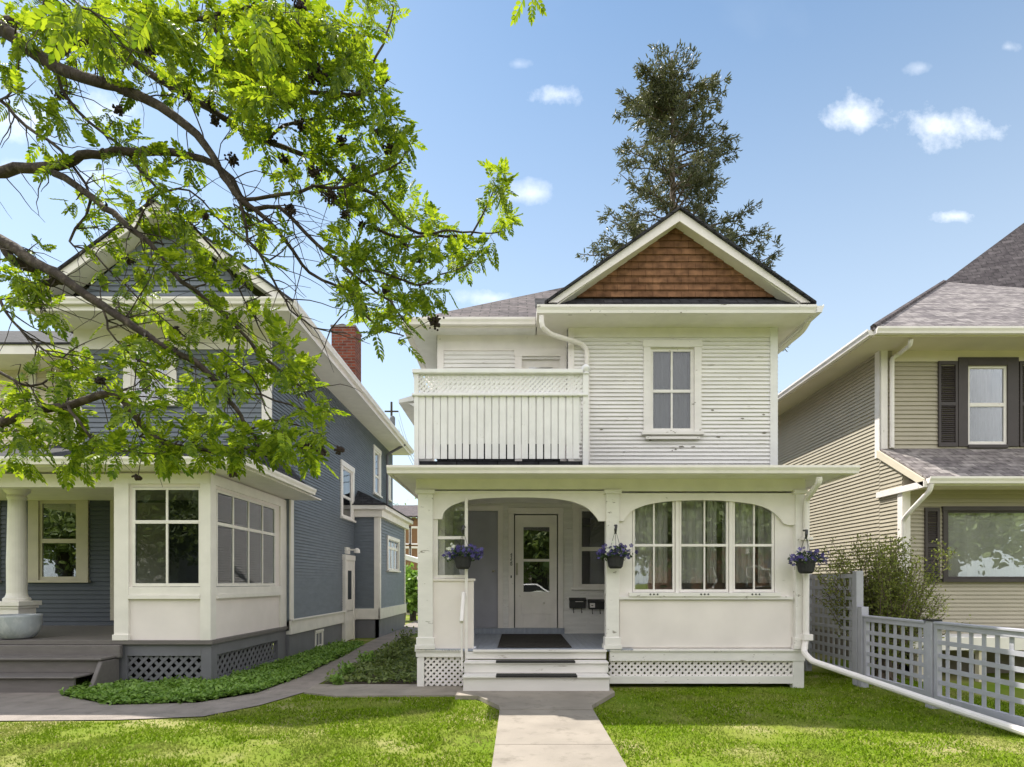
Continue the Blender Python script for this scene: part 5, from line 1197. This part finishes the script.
    for p in pts:
        B = np.array(NP); d = np.hypot(B[:,0]-p[0], B[:,1]-p[1])+r.uniform(0,14,len(B)); i = int(np.argmin(d)); q = allN[i]
        dep = float(np.clip(q[1].y+r.normal(0,.16),1.9,3.9)); c = px(p[0],p[1],dep); a = q[1]; L_ = (c-a).length
        mid = a.lerp(c,.5)+Vector((r.normal(0,.02),r.normal(0,.02),r.uniform(-.01,.12)*L_)); w0 = min(q[2]*.6,.0055)
        tw.tube([a,a.lerp(mid,.5)+Vector(r.normal(0,.006,3)),mid,mid.lerp(c,.5)+Vector(r.normal(0,.006,3)),c],[w0,w0*.85,w0*.7,w0*.55,.0016],5,cap=False)
        for f in (mid,c): allN.append((proj(f),f,w0*.7)); NP.append(proj(f))
        cluster(c,(c-mid).normalized())
        if r.uniform() < .35: cluster(mid,(c-a).normalized(),.8)
    for (a,b,dep,s) in ((85,12,1.8,1.3),(70,5,1.8,1.3),(160,15,1.9,1.3),(255,12,2.0,1.3),(528,-9,2.2,.9)):
        cluster(px(a,b,dep),Vector((0,0,-1)),s)
    # fine bare twigs, arching and drooping
    NI = [n for n in N0 if n[0][0] < 350 and n[0][1] < 400]
    for k in range(420):
        q = NI[r.integers(0,len(NI))][1]; a = r.uniform(.10,.42); d = Vector((r.uniform(-.2,1),r.normal(0,.35),r.uniform(-1,.5))).normalized(); P = [q]; w_ = r.uniform(.002,.0042)
        for j in range(7): d = (d+Vector(r.normal(0,.16,3))+Vector((.03,0,-.05))).normalized(); P.append(P[-1]+d*a/7)
        tw.tube(P,[w_*(1-.1*j) for j in range(8)],5,cap=False)
    trunk.build('trunk', m_bark, o, smooth=True); lim.build('limbs', m_bark, o, smooth=True, rec=False); tw.build('twigs', m_bark, o, rec=False)
    # compound leaf template
    tv = []; tf = []
    def leaflet(bx_, by_, ang, l, w, z):
        i = len(tv); c, s = math.cos(ang), math.sin(ang)
        for (a, b_, zz) in ((0,0,0),(w*.45,l*.3,.002),(w*.5,l*.6,.003),(w*.22,l*.88,.001),(0,l,-.002),(-w*.22,l*.88,.001),(-w*.5,l*.6,.003),(-w*.45,l*.3,.002)):
            tv.append((bx_+a*c+b_*s, by_-a*s+b_*c, z+zz-.25*abs(b_*s)))
        tf.extend([(i,i+1,i+2,i+3,i+4),(i,i+4,i+5,i+6,i+7)])
    for k in range(5):
        t = .028+k*.017; l = .036 if 0 < k < 4 else .030
        leaflet(0,t,R(52-k*5),l,.0145,-.10*t*t*20); leaflet(0,t,-R(52-k*5),l,.0145,-.10*t*t*20)
    leaflet(0,.105,0,.034,.014,-.022)
    i = len(tv); tv += [(-.0012,0,0),(.0012,0,0),(.0009,.105,-.022),(-.0009,.105,-.022)]; tf.append((i,i+1,i+2,i+3))
    D = np.array([list(d) for d in LD]); n = len(D); up = np.column_stack([r.normal(0,.4,n),r.normal(0,.4,n),np.ones(n)])
    bulk('crown', tv, tf, rotmats(D,up,np.array(LS)), np.array([list(p) for p in LP]), m_leaf, o)
    # dried berry clusters
    for (a,b,rp) in ((317,75,10),(302,126,8),(341,142,7),(377,132,5),(331,196,8),(314,172,6),(404,246,6),(386,289,5),(435,322,7),(355,168,4),(277,34,5),(300,5,5),(118,110,5),(210,104,7),(214,120,5),(138,478,3),(232,474,3.4),(305,449,6),(322,452,5),(340,450,4),(362,225,4),(130,260,5),(382,78,5),(363,307,4),(250,70,7),(270,140,6),(185,92,7),(232,160,6),(60,95,5),(290,210,6),(150,50,6),(345,215,5),(205,215,4),(390,150,5),(240,455,4),(175,330,4),(100,380,5),(420,260,4),(285,160,5)):
        q = min(N0, key=lambda n: (n[0][0]-a)**2+(n[0][1]-b)**2); dep = q[1].y-.03; c = px(a,b,dep); s = dep/F; bb = MB()
        for k in range(int(22+rp*9)):
            v_ = Vector(r.normal(0,.42,3)); p = c+Vector((v_.x*rp*s,v_.y*rp*s,v_.z*rp*s*.8)); rr = r.uniform(.0045,.007)
            bb.lathe(p,[(.0005,-rr),(rr*.8,-rr*.6),(rr,0),(rr*.8,rr*.6),(.0005,rr)],6)
            if k % 3 == 0: bb.tube([c+Vector((0,0,rp*s*.7)),p],.0008,3,cap=False)
        bb.tube([q[1],c+Vector((0,0,rp*s*.6))],.0016,4,cap=False)
        bb.build('berry_cluster', m_berry, o, rec=False)
rowan()
